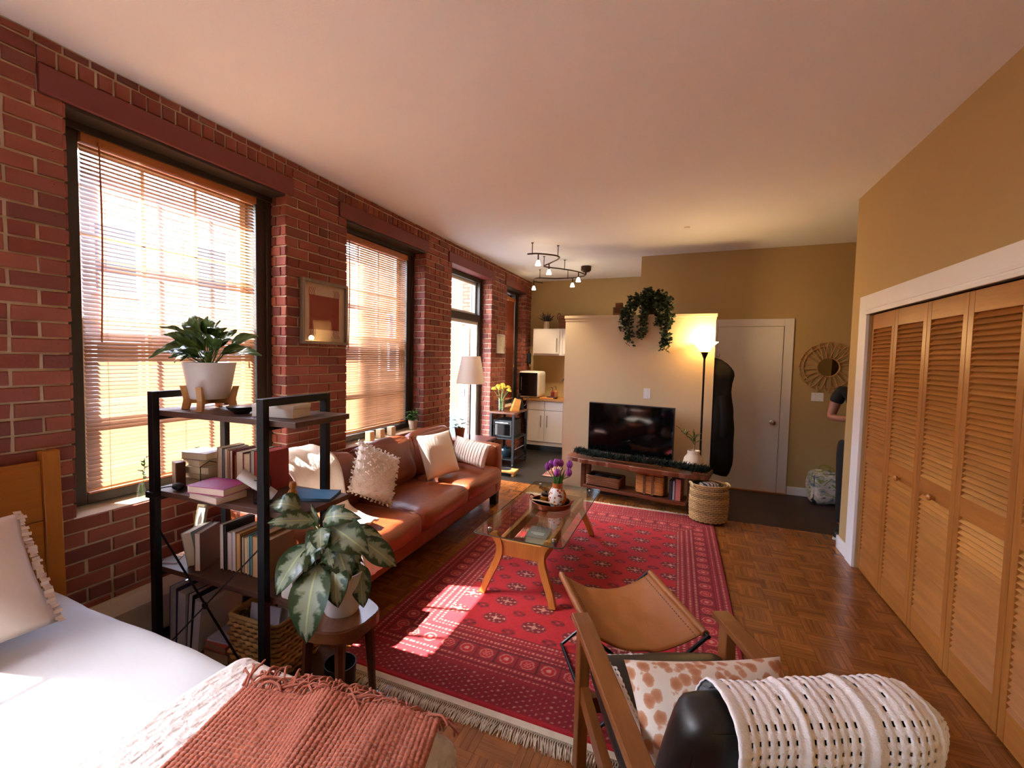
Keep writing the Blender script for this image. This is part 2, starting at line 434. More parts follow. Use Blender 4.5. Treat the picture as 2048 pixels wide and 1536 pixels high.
# --- windows
M_SASH = plain('white_sash_paint', '#cfc8bf', .5, var=.04)
M_PANE = glass('window_glass')
def m_screen():
    t = NT('insect_screen'); tr = t.n('BsdfTransparent', {'Color': (1, 1, 1)}).outputs[0]; df = t.n('BsdfDiffuse', {'Color': lin('#3a3836')}).outputs[0]
    t.t.links.new(t.n('MixShader', {0: .5, 1: tr, 2: df}).outputs[0], t.out.inputs[0]); return t.m
M_SCREEN = m_screen()
M_SLAT = wood('honey_wood_slat', '#ab7f5c', '#bf9571', .45, axis=1, scale=1.4, rnd=.06)
M_RAILW = wood('honey_wood_rail', '#a25a26', '#bd7438', .4, axis=1, scale=1.4, rnd=.05)
M_SLATR = wood('red_brown_slat', '#7a3a20', '#934a2a', .45, axis=1, scale=1.4, rnd=.06)
M_CORD = plain('beige_cord', '#b98a5a', .8)
def window(num, a, b, z0):
    w = struct(thing('window_%d' % num, None, None, (-.16, (a+b)/2, z0))); hw = (b-a)/2; h = ZT-z0
    fr = MB().box(-.16, -hw, 0, 0, -hw+.125, h).box(-.16, hw-.125, 0, 0, hw, h).box(-.16, -hw+.125, h-.045, 0, hw-.125, h).box(-.16, -hw+.125, 0, .0, hw-.125, .05)
    fr.box(-.004, -hw, 0, .016, -hw+.05, h).box(-.004, hw-.05, 0, .016, hw, h)
    fr.build('frame', M_DARKFR, w, bevel=.004)
    MB().box(.001, -hw+.013, h-.016, .155, hw-.013, h-.001).box(.0165, -hw+.013, h-.05, .03, hw-.013, h-.016).build('soffit_board', M_DARKFR, w)
    ya, yb = -hw+.125, hw-.125; zm = h*.49
    for nm, x, s0, s1 in (('lower_sash', -.085, .05, zm+.02), ('upper_sash', -.125, zm-.02, h-.045)):
        s = MB().box(x-.017, ya, s0, x+.017, ya+.045, s1).box(x-.017, yb-.045, s0, x+.017, yb, s1).box(x-.017, ya+.045, s0, x+.017, yb-.045, s0+.045).box(x-.017, ya+.045, s1-.045, x+.017, yb-.045, s1)
        so = s.build(nm, M_SASH, w); zc = (s0+s1)/2; iy0, iy1 = ya+.045, yb-.045; iz0, iz1 = s0+.045, s1-.045
        MB().box(x-.012, iy0, zc-.01, x+.012, iy1, zc+.01).build('muntin', M_SASH, so)
        for k in (1, 2):
            yy = lerp(iy0, iy1, k/3); MB().box(x-.012, yy-.01, iz0, x+.012, yy+.01, iz1).build('muntin', M_SASH, so)
        pm = None
        for k in range(3):
            for q in range(2):
                c = (x, lerp(iy0, iy1, (k+.5)/3), lerp(iz0, iz1, (q+.5)/2)); dy, dz = (iy1-iy0)/6, (iz1-iz0)/4
                if pm is None: pm = MB().add([(0, -dy, -dz), (0, dy, -dz), (0, dy, dz), (0, -dy, dz)], [(0, 1, 2, 3)]).build('pane', M_PANE, so, c)
                else: link('pane', pm.data, so, c)
    MB().add([(-.15, ya, .05), (-.15, yb, .05), (-.15, yb, zm), (-.15, ya, zm)], [(0, 1, 2, 3)]).build('insect_screen', M_SCREEN, w)
    return w
def blind(a, b, ztop, zbot, tilt, label, wand=True, x=-.175, mat=None):
    mat = mat or M_SLAT
    L = b-a; t = thing('window_blind', label, 'blind', (x, (a+b)/2, ztop), 0, 'wooden blinds in the brick wall')
    MB().rbox(-.022, -L/2, -.052, .026, L/2, 0, .003).build('headrail', M_RAILW, t)
    pitch = .0215; n = int((ztop-.065-zbot)/pitch); sl = None
    for k in range(n):
        z = -.066-k*pitch; r = (0, tilt+random.uniform(-.02, .02), 0)
        if sl is None: sl = MB().box(-.0125, -L/2+.004, -.0009, .0125, L/2-.004, .0009).build('slat', mat, t, (0, 0, z), r)
        else: link('slat', sl.data, t, (0, 0, z), r)
    zb = -.066-n*pitch
    MB().rbox(-.013, -L/2+.003, zb-.016, .013, L/2-.003, zb-.002, .002).build('bottom_rail', M_RAILW, t)
    for f in (.1, .5, .9):
        y = -L/2+f*L
        for xx in (-.014, .014): MB().tube([(xx, y, -.05), (xx, y, zb-.004)], .0008, 4).build('ladder_cord', M_CORD, t)
    if wand: MB().tube(bez([(.03, -L/2+.075, -.03), (.034, -L/2+.078, -.5), (.028, -L/2+.068, -1.05)], 5), .0045, 6).build('wand', M_RAILW, t)
    for f in (.93,): MB().tube([(.028, -L/2+f*L, -.04), (.028, -L/2+f*L, -1.15)], .0012, 4).tube([(.028, -L/2+f*L, -1.15), (.028, -L/2+f*L, -1.2)], [.004, .009], 6).build('pull_cord', M_CORD, t)
    return t
TILT = R_(44)
for i in (0, 1, 2, 4, 5): window({0: 1, 1: 2, 2: 3, 4: 5, 5: 6}[i], *OPEN[i])
blind(OPEN[0][0]+.128, OPEN[0][1]-.128, 2.685, .86, TILT, 'honey wood blind over the bed, mostly out of the picture', False)
blind(OPEN[1][0]+.132, OPEN[1][1]-.128, 2.69, .86, TILT, 'wide honey wood blind behind the black bookshelf')
blind(OPEN[2][0]+.13, OPEN[2][1]-.128, 2.675, .87, TILT, 'honey wood blind behind the leather sofa')
blind(OPEN[4][0]+.13, OPEN[4][1]-.128, 2.62, .87, R_(-68), 'closed red-brown wood blind beside the kitchen', True, mat=M_SLATR)
for i in range(6):
    a, b, z0 = OPEN[i]
    ld = bpy.data.lights.new('window_portal', 'AREA'); ld.shape = 'RECTANGLE'; ld.size = b-a; ld.size_y = ZT-z0; ld.cycles.is_portal = True
    lo = bpy.data.objects.new('window_portal', ld); col.objects.link(lo); lo.location = (-.37, (a+b)/2, (z0+ZT)/2); lo.rotation_euler = (PI/2, 0, -PI/2)
# --- open balcony door with transom
a, b, z0 = OPEN[3]; w4 = struct(thing('window_4', 'dark framed transom over the open balcony door', None, (-.16, (a+b)/2, 0))); hw = (b-a)/2
MB().box(-.14, -hw, 0, 0, -hw+.1, ZT).box(-.14, hw-.1, 0, 0, hw, ZT).box(-.14, -hw+.1, ZT-.06, 0, hw-.1, ZT).box(-.14, -hw+.1, 2.10, 0, hw-.1, 2.2).build('frame', M_DARKFR, w4, bevel=.004)
MB().box(-.1, -hw+.1, 2.2, -.06, -hw+.14, ZT-.06).box(-.1, hw-.14, 2.2, -.06, hw-.1, ZT-.06).box(-.1, -hw+.14, 2.2, -.06, hw-.14, 2.235).box(-.1, -hw+.14, ZT-.095, -.06, hw-.14, ZT-.06).build('transom_sash', M_SASH, w4)
MB().add([(-.08, -hw+.14, 2.235), (-.08, hw-.14, 2.235), (-.08, hw-.14, ZT-.095), (-.08, -hw+.14, ZT-.095)], [(0, 1, 2, 3)]).build('pane', M_PANE, w4)
MB().box(-.12, hw-.14, 0, -.02, hw-.1, 2.10).box(-.12, -hw+.1, 0, -.02, -hw+.14, 2.1).box(-.12, -hw+.14, 2.06, -.02, hw-.14, 2.1).box(-.14, -hw+.14, 0, .0, hw-.14, .03).build('door_stop', M_SASH, w4)
d2 = struct(thing('door_2', 'white balcony door leaf standing open outwards', None, (-.3, b-.15, 0), R_(-57)))
MB().rbox(-.86, -.045, .03, 0, 0, 2.06, .003).build('leaf', M_SASH, d2)
MB().box(-.78, -.05, .25, -.08, -.044, .9).box(-.78, -.05, 1.05, -.08, -.044, 1.95).build('panel_moulding', M_WHITE, d2, bevel=.004)
MB().box(-.02, -.052, 1.0, .002, -.044, 1.12).tube([(-.05, -.05, 1.06), (-.05, -.09, 1.06), (-.14, -.09, 1.06)], .008, 8).build('door_handle', M_CHROME, d2)
# ================================================================== OUTSIDE
def m_far_brick(name, c1, c2, mortar):
    t = NT(name); tc = t.n('TexCoord').outputs['Object']; s = t.n('SeparateXYZ', {'Vector': tc})
    v = t.n('CombineXYZ', {'X': t.math('ADD', s.outputs[0], s.outputs[1]), 'Y': s.outputs[2]}).outputs[0]
    b = t.n('TexBrick', {'Vector': v, 'Color1': lin(c1), 'Color2': lin(c2), 'Mortar': lin(mortar), 'Scale': 1.0, 'Mortar Size': .012, 'Brick Width': .22, 'Row Height': .075})
    return t.done(b.outputs[0], .9)
M_PALEBR = m_far_brick('pale_brick', '#6e4f37', '#7d5c42', '#4f3a2a')
M_PINKBR = m_far_brick('pink_brick', '#8d5c4e', '#99685a', '#a98a7c')
M_GROUND = plain('street_asphalt', '#6f6a66', .9)
M_ROOFP = plain('pale_roof_membrane', '#8a8886', .8)
M_DKGLASS = plain('dark_window_glass', '#39414a', .15)
def facade(name, label, m, x0, y0, x1, y1, z0, z1, wins, axis):
    t = thing(name, label, 'building', ((x0+x1)/2, (y0+y1)/2, z0))
    cx, cy = (x0+x1)/2, (y0+y1)/2
    MB().box(x0-cx, y0-cy, 0, x1-cx, y1-cy, z1-z0).build('walls', m, t)
    MB().box(x0-cx-.15, y0-cy-.15, z1-z0, x1-cx+.15, y1-cy+.15, z1-z0+.35).build('cornice', M_WHITE, t)
    for (u, v, ww, hh) in wins:
        if axis == 'x': f = MB().box(x1-cx, u-ww/2-cy, v-hh/2-z0, x1-cx+.06, u+ww/2-cy, v+hh/2-z0); p = MB().box(x1-cx+.05, u-ww/2+.09-cy, v-hh/2+.09-z0, x1-cx+.075, u+ww/2-.09-cy, v-.03-z0).box(x1-cx+.05, u-ww/2+.09-cy, v+.03-z0, x1-cx+.075, u+ww/2-.09-cy, v+hh/2-.09-z0)
        else: f = MB().box(u-ww/2-cx, y0-cy-.06, v-hh/2-z0, u+ww/2-cx, y0-cy, v+hh/2-z0); p = MB().box(u-ww/2+.09-cx, y0-cy-.075, v-hh/2+.09-z0, u+ww/2-.09-cx, y0-cy-.05, v-.03-z0).box(u-ww/2+.09-cx, y0-cy-.075, v+.03-z0, u+ww/2-.09-cx, y0-cy-.05, v+hh/2-.09-z0)
        fo = f.build('window_frame', M_WHITE, t); p.build('window_pane', M_DKGLASS, fo)
    return t
facade('opposite_house', 'pinkish brick house across the street behind the blinds', M_PINKBR, -17, 5.6, -11, 21, -7, 5.6, [(y, z, 1.1, 1.9) for y in (7, 9.6, 12.2, 14.8, 17.4, 20) for z in (-2.4, .9, 3.9)], 'x')
facade('side_house', 'sunlit pale brick house seen through the open balcony door', M_PALEBR, -8, 13, -2.6, 17, -7, 9, [(-6.2, 2.0, 1.1, 2.0), (-4.1, -1.2, 1.1, 2.0)], 'y')
facade('next_wing', 'narrow brick wing just outside the balcony door', M_PALEBR, -1.55, 8.3, -.4, 12.9, -7, 8, [], 'y')
facade('added_shade_tower', 'tall brick tower across the street that shades the far windows', M_PINKBR, -18, -.1, -11.6, 5.4, -7, 24, [(y, z, 1.0, 1.7) for y in (1.1, 2.7, 4.3) for z in (.5, 4, 7.5, 11, 14.5, 18, 21.5)], 'x')  # tower added out of view to keep direct sun off the far windows
tag(MB().box(-60, -60, -7.1, -.5, 60, -7).build('street_ground', M_GROUND), 'grey street far below the windows', 'street', None, 'structure')
bal = thing('balcony', 'pale balcony platform outside the open door', 'balcony', (-1.1, 5.9, -.12))
MB().box(-.8, -1.6, -.1, .72, 2.2, .06).build('platform', M_ROOFP, bal)
M_IRON = plain('black_iron', '#141416', .5, .6)
MB().box(-.8, -1.6, 1.02, -.76, 2.2, 1.06).box(-.8, -1.6, .12, -.76, 2.2, .15).build('rail', M_IRON, bal)
bl = None
for k in range(31):
    y = -1.56+k*.122
    if bl is None: bl = MB().tube([(0, 0, .06), (0, 0, 1.03)], .009, 6).build('baluster', M_IRON, bal, (-.78, y, 0))
    else: link('baluster', bl.data, bal, (-.78, y, 0))
# ================================================================== SHAPES
def puffbox(mb, x0, y0, z0, x1, y1, z1, r=.05, puff=.0, n=9, wr=0.0, seed=0, T=None):
    """rounded, softly bulging block"""
    c = ((x0+x1)/2, (y0+y1)/2, (z0+z1)/2); h = ((x1-x0)/2, (y1-y0)/2, (z1-z0)/2); r = min(r, min(h)*.98)
    for ax in range(3):
        for sg in (-1, 1):
            P = []
            for i in range(n+1):
                rw = []
                for j in range(n+1):
                    q = [0, 0, 0]; u = -math.cos(PI*i/n); v = -math.cos(PI*j/n)
                    u = .5*u+.5*(2*i/n-1); v = .5*v+.5*(2*j/n-1)
                    q[ax] = sg; q[(ax+1) % 3] = u; q[(ax+2) % 3] = v
                    p = [q[k]*h[k] for k in range(3)]
                    inn = [max(-(h[k]-r), min(h[k]-r, p[k])) for k in range(3)]
                    d = Vector([p[k]-inn[k] for k in range(3)])
                    d = d.normalized()*r if d.length > 1e-9 else d
                    o = [inn[k]+d[k] for k in range(3)]
                    o[ax] += sg*puff*(1-u*u)*(1-v*v)
                    if wr: o[ax] += sg*wr*nz(o[0]*7+seed, o[1]*7, o[2]*7)
                    rw.append(Vector((c[0]+o[0], c[1]+o[1], c[2]+o[2])))
                P.append(rw)
            if sg < 0: P = P[::-1]
            mb.grid(P, T=T)
    return mb
def weld(o, d=.0004):
    bm = bmesh.new(); bm.from_mesh(o.data); bmesh.ops.remove_doubles(bm, verts=bm.verts, dist=d); bmesh.ops.recalc_face_normals(bm, faces=bm.faces)
    bm.to_mesh(o.data); bm.free(); return o
def pillow(w, h, t, n=18, seed=0, wr=.006, pinch=.06):
    """cushion lying in local XY, thickness along Z"""
    mb = MB()
    for sg in (1, -1):
        P = []
        for i in range(n+1):
            rw = []
            for j in range(n+1):
                u, v = 2*i/n-1, 2*j/n-1
                k = (max(0, 1-abs(u)**2.6)*max(0, 1-abs(v)**2.6))**.55
                x = u*w/2*(1-pinch*(1-v*v)*abs(u)); y = v*h/2*(1-pinch*(1-u*u)*abs(v))
                z = sg*(t/2*k+wr*k*nz(u*2.2+seed, v*2.2, sg+seed))
                rw.append((x, y, z))
            P.append(rw)
        mb.grid(P if sg > 0 else [r[::-1] for r in P])
    return mb
def lookmat(pos, xdir, ydir):
    """frame with local X along xdir and local Y near ydir"""
    x = Vector(xdir).normalized(); y = Vector(ydir); y = (y-x*y.dot(x)).normalized(); z = x.cross(y)
    return Matrix(((x.x, y.x, z.x, pos[0]), (x.y, y.y, z.y, pos[1]), (x.z, y.z, z.z, pos[2]), (0, 0, 0, 1)))
# ================================================================== CLOSET DOORS
M_PINE = wood('honey_pine', '#955a24', '#b27432', .38, axis=1, scale=1.2, rnd=.1)
M_PINEV = wood('honey_pine_stile', '#945922', '#ae7130', .38, axis=2, scale=1.2, rnd=.08)
LW = .44; lou = None
names = ['louvred closet leaf against the white casing beside the hall', 'second louvred closet leaf from the hall, with a wooden knob', 'third louvred closet leaf from the hall, with a wooden knob',
         'fourth louvred closet leaf from the hall', 'fifth closet leaf, cut by the right picture edge', 'sixth louvred closet leaf, nearest the camera']
for k in range(6):
    yc = CY1-(k+.5)*LW
    t = thing('closet_door', names[k], 'door', (W+.012, yc, .012), R_((-.8, .8)[k % 2]), 'louvred bifold closet doors')
    w2 = LW/2-.002; zt = CZ1-.016
    MB().rbox(0, -w2, 0, .028, -w2+.045, zt, .002).build('stile', M_PINEV, t); MB().rbox(0, w2-.045, 0, .028, w2, zt, .002).build('stile', M_PINEV, t)
    for z0, z1 in ((zt-.11, zt), (.84, .94), (0, .15)): MB().rbox(.001, -w2+.045, z0, .027, w2-.045, z1, .002).build('rail', M_PINE, t)
    for z0, z1 in ((.94, zt-.11), (.15, .84)):
        n = int((z1-z0)/.0285)
        for q in range(n):
            z = lerp(z0, z1, (q+.5)/n)
            if lou is None: lou = MB().box(-.003, -w2+.045, -.019, .003, w2-.045, .019).build('louver', M_PINE, t, (.014, 0, z), (0, R_(38), 0))
            else: link('louver', lou.data, t, (.014, 0, z), (0, R_(38), 0))
    if k in (1, 2):
        yk = (-.12, .12)[k == 1]*-1
        T = Matrix.Translation((.0, -.015, .86)) @ Matrix.Rotation(-PI/2, 4, 'Y')
        MB().lathe([(.008, 0), (.008, .012), (.017, .018), (.019, .027), (.012, .034), (0, .036)], 16, T=T).build('knob', M_PINE, t, smooth=True)
# ================================================================== RUG
def rug():
    w, l = 1.98, 3.2; st = .0062; nx, ny = int(w/st), int(l/st)
    u = np.linspace(-w/2, w/2, nx+1); v = np.linspace(-l/2, l/2, ny+1); U, V = np.meshgrid(u, v, indexing='ij')
    red = np.array(lin('#a8131f')); dk = np.array(lin('#3a0a10')); rd2 = np.array(lin('#741019')); cr = np.array(lin('#c08a78')); plum = np.array(lin('#6c0f19')); brt = np.array(lin('#a82a30'))
    C = np.empty(U.shape+(3,)); C[:] = red
    def put(mask, c, k=1.0): C[mask] = C[mask]*(1-k)+c*k
    dx = w/2-np.abs(U); dy = l/2-np.abs(V); db = np.minimum(dx, dy-.2)
    def cell(a, p, off=0): return (a/p+off) % 1*p-p/2
    # field guls
    gx, gy = .245, .205
    for ox, oy, sc_ in ((0, 0, 1.0), (.5, .5, .62)):
        a, b = cell(U, gx, ox), cell(V, gy, oy); e = np.sqrt((a/.078/sc_)**2+(b/.056/sc_)**2); th = np.arctan2(b, a)
        fld = db > .34
        if sc_ == 1.0:
            put(fld & (e < 1), dk, .7); put(fld & (e > .9) & (e < 1.02), brt, .6); put(fld & (e < .5), plum, .8)
            put(fld & (e > .62) & (e < .8) & (np.sin(8*th) > .55), cr, .85); put(fld & (e < .32) & ((np.abs(a) < .008) | (np.abs(b) < .007)), cr, .85)
            put(fld & (e > .36) & (e < .5) & (np.cos(4*th) > .7), cr, .6)
        else:
            put(fld & (e < .9), rd2, .8); put(fld & (e > .45) & (e < .75) & (np.cos(4*th) > .55), dk, .7); put(fld & (e < .25), brt, .9)
    # borders
    put((db > 0) & (db < .34), plum, .55)
    for d0 in (.035, .075, .215, .25, .295, .325):
        along = np.where(dx < dy-.2, V, U); put((np.abs(db-d0) < .0045) & (np.abs(cell(along, .022)) < .0055), cr, .8)
    for d0 in (.055, .1, .2, .23, .272, .338): put(np.abs(db-d0) < .0032, dk, .7)
    side = (db > .1) & (db < .2); along = np.where(dx < dy-.2, V, U); c1 = cell(along, .115); c2 = db-.15
    alt = (np.floor(along/.115) % 2) == 0; e = np.sqrt(c1**2+c2**2)
    put(side & (np.abs(c1) > .053), dk, .75); put(side & (e < .037) & (e > .031), cr, .6); put(side & (e < .031), red, .9)
    put(side & alt & (e < .014), cr, .85); put(side & ~alt & (e < .02) & (np.cos(6*np.arctan2(c2, c1)) > .2), cr, .55)
    # speckled end panels
    el = dy < .2; put(el, rd2, .75); put(dy < .03, red)
    rx = cell(U, .052); ry = cell(V+.0, .034); rx2 = cell(U, .052, .5); ry2 = cell(V, .034, .5)
    sp = el & (dy > .035) & ((rx**2+ry**2 < .0052**2) | (rx2**2+ry2**2 < .0042**2)); put(sp, cr, .75)
    put(dx < .012, plum)
    C *= (1+.10*np.random.randn(*U.shape))[..., None]; C = np.clip(C, 0, 1)
    Z = .011+.0012*np.random.rand(*U.shape)+.003*np.sin(U*3+1)*np.sin(V*2.1)*.4
    Z[0, :] = Z[-1, :] = .004; Z[:, 0] = Z[:, -1] = .004
    vs = np.stack([U, V, Z], -1).reshape(-1, 3)
    ii = np.arange((nx+1)*(ny+1)).reshape(nx+1, ny+1); fs = np.stack([ii[:-1, :-1], ii[1:, :-1], ii[1:, 1:], ii[:-1, 1:]], -1).reshape(-1, 4)
    root = thing('area_rug', 'red oriental rug with dark medallions and cream fringe', 'rug', (1.99, 3.43, 0.001), .0166)
    me = bpy.data.meshes.new('pile'); me.vertices.add(len(vs)); me.vertices.foreach_set('co', vs.ravel())
    me.loops.add(fs.size); me.loops.foreach_set('vertex_index', fs.ravel()); me.polygons.add(len(fs)); me.polygons.foreach_set('loop_start', np.arange(0, fs.size, 4)); 
    me.update(calc_edges=True); at = me.color_attributes.new('Col', 'FLOAT_COLOR', 'POINT')
    at.data.foreach_set('color', np.concatenate([C.reshape(-1, 3), np.ones((len(vs), 1))], 1).ravel()); me.materials.append(vcol('rug_wool', .95, 400, .3, .0)); me.shade_smooth()
    link('pile', me, root)
    M_FR = plain('cream_fringe', '#cdbfa6', .95, var=.15, vs=30)
    for sg, nm in ((-1, 'near'), (1, 'far')):
        y0 = sg*l/2; we = .035 if sg < 0 else .014
        MB().box(-w/2, min(y0, y0+sg*we), .001, w/2, max(y0, y0+sg*we), .009).build('woven_edge', M_FR, root)
        f = MB(); rr = random.Random(3)
        n = 196
        for k in range(n):
            x = lerp(-w/2+.004, w/2-.004, k/(n-1)); st_ = y0+sg*(we-.001)
            if sg < 0 or k % 2 == 0:
                for s2 in (-1, 1): f.tube([(x, st_, .006), (x+s2*.005, st_+sg*.018, .007)], .0017, 4)
                f.tube([(x+.005, st_+sg*.016, .007), (x+.005, st_+sg*.024, .007)], .003, 5)
            for q in range(3 if sg < 0 else 2):
                sway = rr.uniform(-.012, .012)+.012*math.sin(x*9); ln = rr.uniform(.05, .07) if sg < 0 else rr.uniform(.018, .032)
                f.tube([(x+.005, st_+sg*.02, .006), (x+.005+sway*.5+(q-1)*.003, st_+sg*(.02+ln*.5), .006+rr.uniform(0, .005)), (x+.005+sway+(q-1)*.005, st_+sg*(.02+ln), .002)], [.0022, .0026, .0012], 4)
        stuff(f.build('fringe', M_FR, root, smooth=True, angle=0))
rug()
# ================================================================== SOFA
def m_leather(name, c, c2, rough=.36):
    t = NT(name); co = t.coord(); n1 = t.n('TexNoise', {'Vector': co, 'Scale': 5.0, 'Detail': 5.0}).outputs[0]
    vo = t.n('TexVoronoi', {'Vector': co, 'Scale': 140.0}).outputs[0]; n2 = t.n('TexNoise', {'Vector': co, 'Scale': 13.0, 'Detail': 4.0, 'Distortion': 1.0}).outputs[0]
    h = t.math('ADD', t.math('MULTIPLY', vo, .12), n2)
    MATS[name] = t.done(t.mix(n1, c, c2), rough, 0, t.bump(h, .3, .008)); return MATS[name]
M_LEATH = m_leather('cognac_leather', '#6b2f16', '#8d4522')
M_BLACKW = plain('black_wood', '#120d0b', .5)
SOFA = thing('leather_sofa', 'long cognac leather sofa along the brick wall', 'sofa', (.06, 3.24, 0), R_(0.3))
def sp_(name, x0, y0, z0, x1, y1, z1, r, puff, wr=.004, n=10, T=None, m=None):
    mb = MB(); puffbox(mb, x0, y0, z0, x1, y1, z1, r, puff, n, wr, random.random()*9, T); return weld(mb.build(name, m or M_LEATH, SOFA, smooth=True, angle=0))
hl = 1.38
sp_('base', .02, -hl, .12, .775, hl, .29, .03, .0)
sp_('backrest', 0, -hl+.18, .3, .2, hl-.18, .72, .05, .01)
for sg in (-1, 1): sp_('armrest', .0, min(sg*(hl-.2), sg*hl), .12, .78, max(sg*(hl-.2), sg*hl), .655, .05, .012)
cw = (2*hl-.4)/3
for k in range(3):
    y0 = -hl+.2+k*cw
    sp_('seat_cushion', .17, y0+.003, .27, .86, y0+cw-.003, .445, .06, .02, .006)
    T = Matrix.Translation((.26, y0+cw/2, .46)) @ Matrix.Rotation(R_(-17), 4, 'Y')
    sp_('back_cushion', -.075, -cw/2+.005, -.01, .085, cw/2-.005, .385, .07, .03, .012, T=T)
for sx in (.08, .73):
    for sy in (-1, 1): MB().rbox(sx-.04, sy*(hl-.1)-.04, 0, sx+.04, sy*(hl-.1)+.04, .14, .006).build('foot', M_BLACKW, SOFA)
# cushions on the sofa
M_WOOL = plain('cream_wool', '#e6dfd8', .95, var=.06, bump=.35, bs=160, Sheen_Weight=.3)
M_CREAM = plain('cream_linen', '#e3d8cd', .95, var=.05, bump=.2, bs=300)
def cush(name, label, M4, w, h, t, mat, seed, parts=None):
    root = thing(name, label, 'cushion', M4.to_translation(), M4.to_euler()); root['group'] = 'pale cushions on the sofa'
    o = weld(pillow(w, h, t, seed=seed).build('cover', mat, root, smooth=True, angle=0)); 
    if parts: parts(root, w, h, t)
    return root
def tufts(root, w, h, t):
    f = MB(); rr = random.Random(5)
    def zt(u, v): return t/2*((max(0, 1-abs(u)**2.6)*max(0, 1-abs(v)**2.6))**.55)
    for i in range(11):
        for j in range(11):
            u, v = (i-5)/5.4, (j-5)/5.4
            if (i+j) % 2: continue
            x, y, z = u*w/2*.96, v*h/2*.96, zt(u, v)
            a = rr.uniform(0, 2*PI)
            for q in range(6):
                aa = a+q*2.1; s = 1 if q < 3 else -1; f.tube([(x, y, s*(z-.003)), (x+.014*math.cos(aa), y+.014*math.sin(aa), s*(z+.008)), (x+.022*math.cos(aa), y+.022*math.sin(aa), s*(z+.001))], [.006, .007, .003], 5)
    for k in range(44):      # ruffled edge tassels
        s = k/44*4; e = int(s); q = (s-e)*2-1
        u, v = [(q, -1), (1, q), (-q, 1), (-1, -q)][e]
        x, y = u*w/2*.97, v*h/2*.97
        f.tube([(x*.98, y*.98, 0), (x*1.03+rr.uniform(-.006, .006), y*1.03+rr.uniform(-.006, .006), rr.uniform(-.008, .012)), (x*1.06, y*1.06, rr.uniform(-.01, .01))], [.006, .008, .003], 5)
    stuff(f.build('tufts', M_WOOL, root, smooth=True, angle=0))
def ribs(root, w, h, t):
    f = MB()
    for i in range(13):
        u = (i-6)/7; pts = []
        for j in range(15):
            v = (j-7)/7.4; k = (max(0, 1-abs(u)**2.6)*max(0, 1-abs(v)**2.6))**.55
            pts.append((u*w/2, v*h/2*.97, t/2*k+.001+.0015*(-1)**j))
        f.tube(pts, .0045, 5)
    f.build('knit_ribs', M_WOOL, root, smooth=True, angle=0)
cush('tufted_cushion', 'tufted white cushion tilted on its corner on the near sofa seat', lookmat((.525, 2.78, .70), (-.30, -.72, .42), (-.25, .42, .85)), .40, .40, .12, M_WOOL, 1, tufts)
cush('square_cushion', 'plain cream square cushion leaning on the middle of the sofa', lookmat((.53, 3.73, .668), (.30, .9, .03), (-.38, .06, .92)), .42, .42, .13, M_CREAM, 2)
cush('lumbar_cushion', 'cream ribbed lumbar cushion against the far sofa armrest', lookmat((.64, 4.19, .615), (.86, -.28, -.05), (-.05, .38, .9)), .50, .26, .12, M_WOOL, 3, ribs)
# white blankets on the near end of the sofa
M_BLANK = plain('white_knit_blanket', '#e2dad0', .95, var=.05, bump=.5, bs=110)
def path_sheet(name, label, cat, path, widths, wdir, mat, th=.012, n=7, m=16, amp=.01, seed=0, group=None):
    C = bez(path, n); wd = Vector(wdir).normalized(); P = []
    for i, c in enumerate(C):
        t = i/(len(C)-1)*(len(widths)-1); k = min(int(t), len(widths)-2); w = lerp(widths[k], widths[k+1], t-k)
        tan = (C[min(i+1, len(C)-1)]-C[max(i-1, 0)]).normalized(); nr = tan.cross(wd).normalized()
        P.append([c+wd*(w*(j/m-.5))+nr*(amp*nz(i*.23+seed, j*.45, seed)+amp*.6*math.sin(j*1.3+i*.2)) for j in range(m+1)])
    o = MB().grid(P).build(name, mat, smooth=True, angle=0, solid=th, off=0); return tag(o, label, cat, group)
path_sheet('knit_blanket', 'white knitted blanket bunched on the near sofa back', 'blanket', [(.80, 2.30, .51), (.55, 2.32, .53), (.46, 2.32, .62), (.41, 2.3, .82), (.27, 2.27, .94), (.08, 2.26, .91)], [.3, .36, .42, .42], (0.05, 1, 0), M_BLANK, .014, amp=.014, seed=2)
path_sheet('white_towel', 'plain white cloth folded over the front edge of the sofa', 'cloth', [(.60, 2.14, .51), (.80, 2.16, .505), (.925, 2.17, .485), (.98, 2.18, .42), (.99, 2.18, .30)], [.18, .22, .22], (-.05, 1, 0), plain('white_cotton', '#e6ded6', .9, bump=.1), .010, amp=.005, seed=4)
# ================================================================== COFFEE TABLE
M_OAK = wood('light_bentwood', '#a8632a', '#c98543', .35, axis=2, scale=1.0, rnd=.05)
M_OAKY = wood('light_bentwood_rail', '#a8632a', '#c98543', .35, axis=1, scale=1.0, rnd=.05)
M_TGL = glass('table_glass', (.86, .93, .88), 1.3)
CT = thing('coffee_table', 'glass coffee table on curved light wood legs', 'table', (1.687, 3.407, .0155), .0033)
def rrect(hx, hy, r, n=5):
    o = []
    for cx_, cy_, a0 in ((hx-r, -hy+r, -90), (hx-r, hy-r, 0), (-hx+r, hy-r, 90), (-hx+r, -hy+r, 180)):
        for k in range(n+1): a = R_(a0+90*k/n); o.append((cx_+r*math.cos(a), cy_+r*math.sin(a)))
    return o
MB().prism(rrect(.305, .70, .03), .405, .417).build('glass_top', M_TGL, CT, bevel=.002)
ed = MB(); P0 = rrect(.3055, .7005, .03); ed.tube([(x, y, .411) for x, y in P0], .0035, 6, closed=True)
ed.build('glass_edge', plain('green_glass_edge', '#26362c', .15), CT, smooth=True)
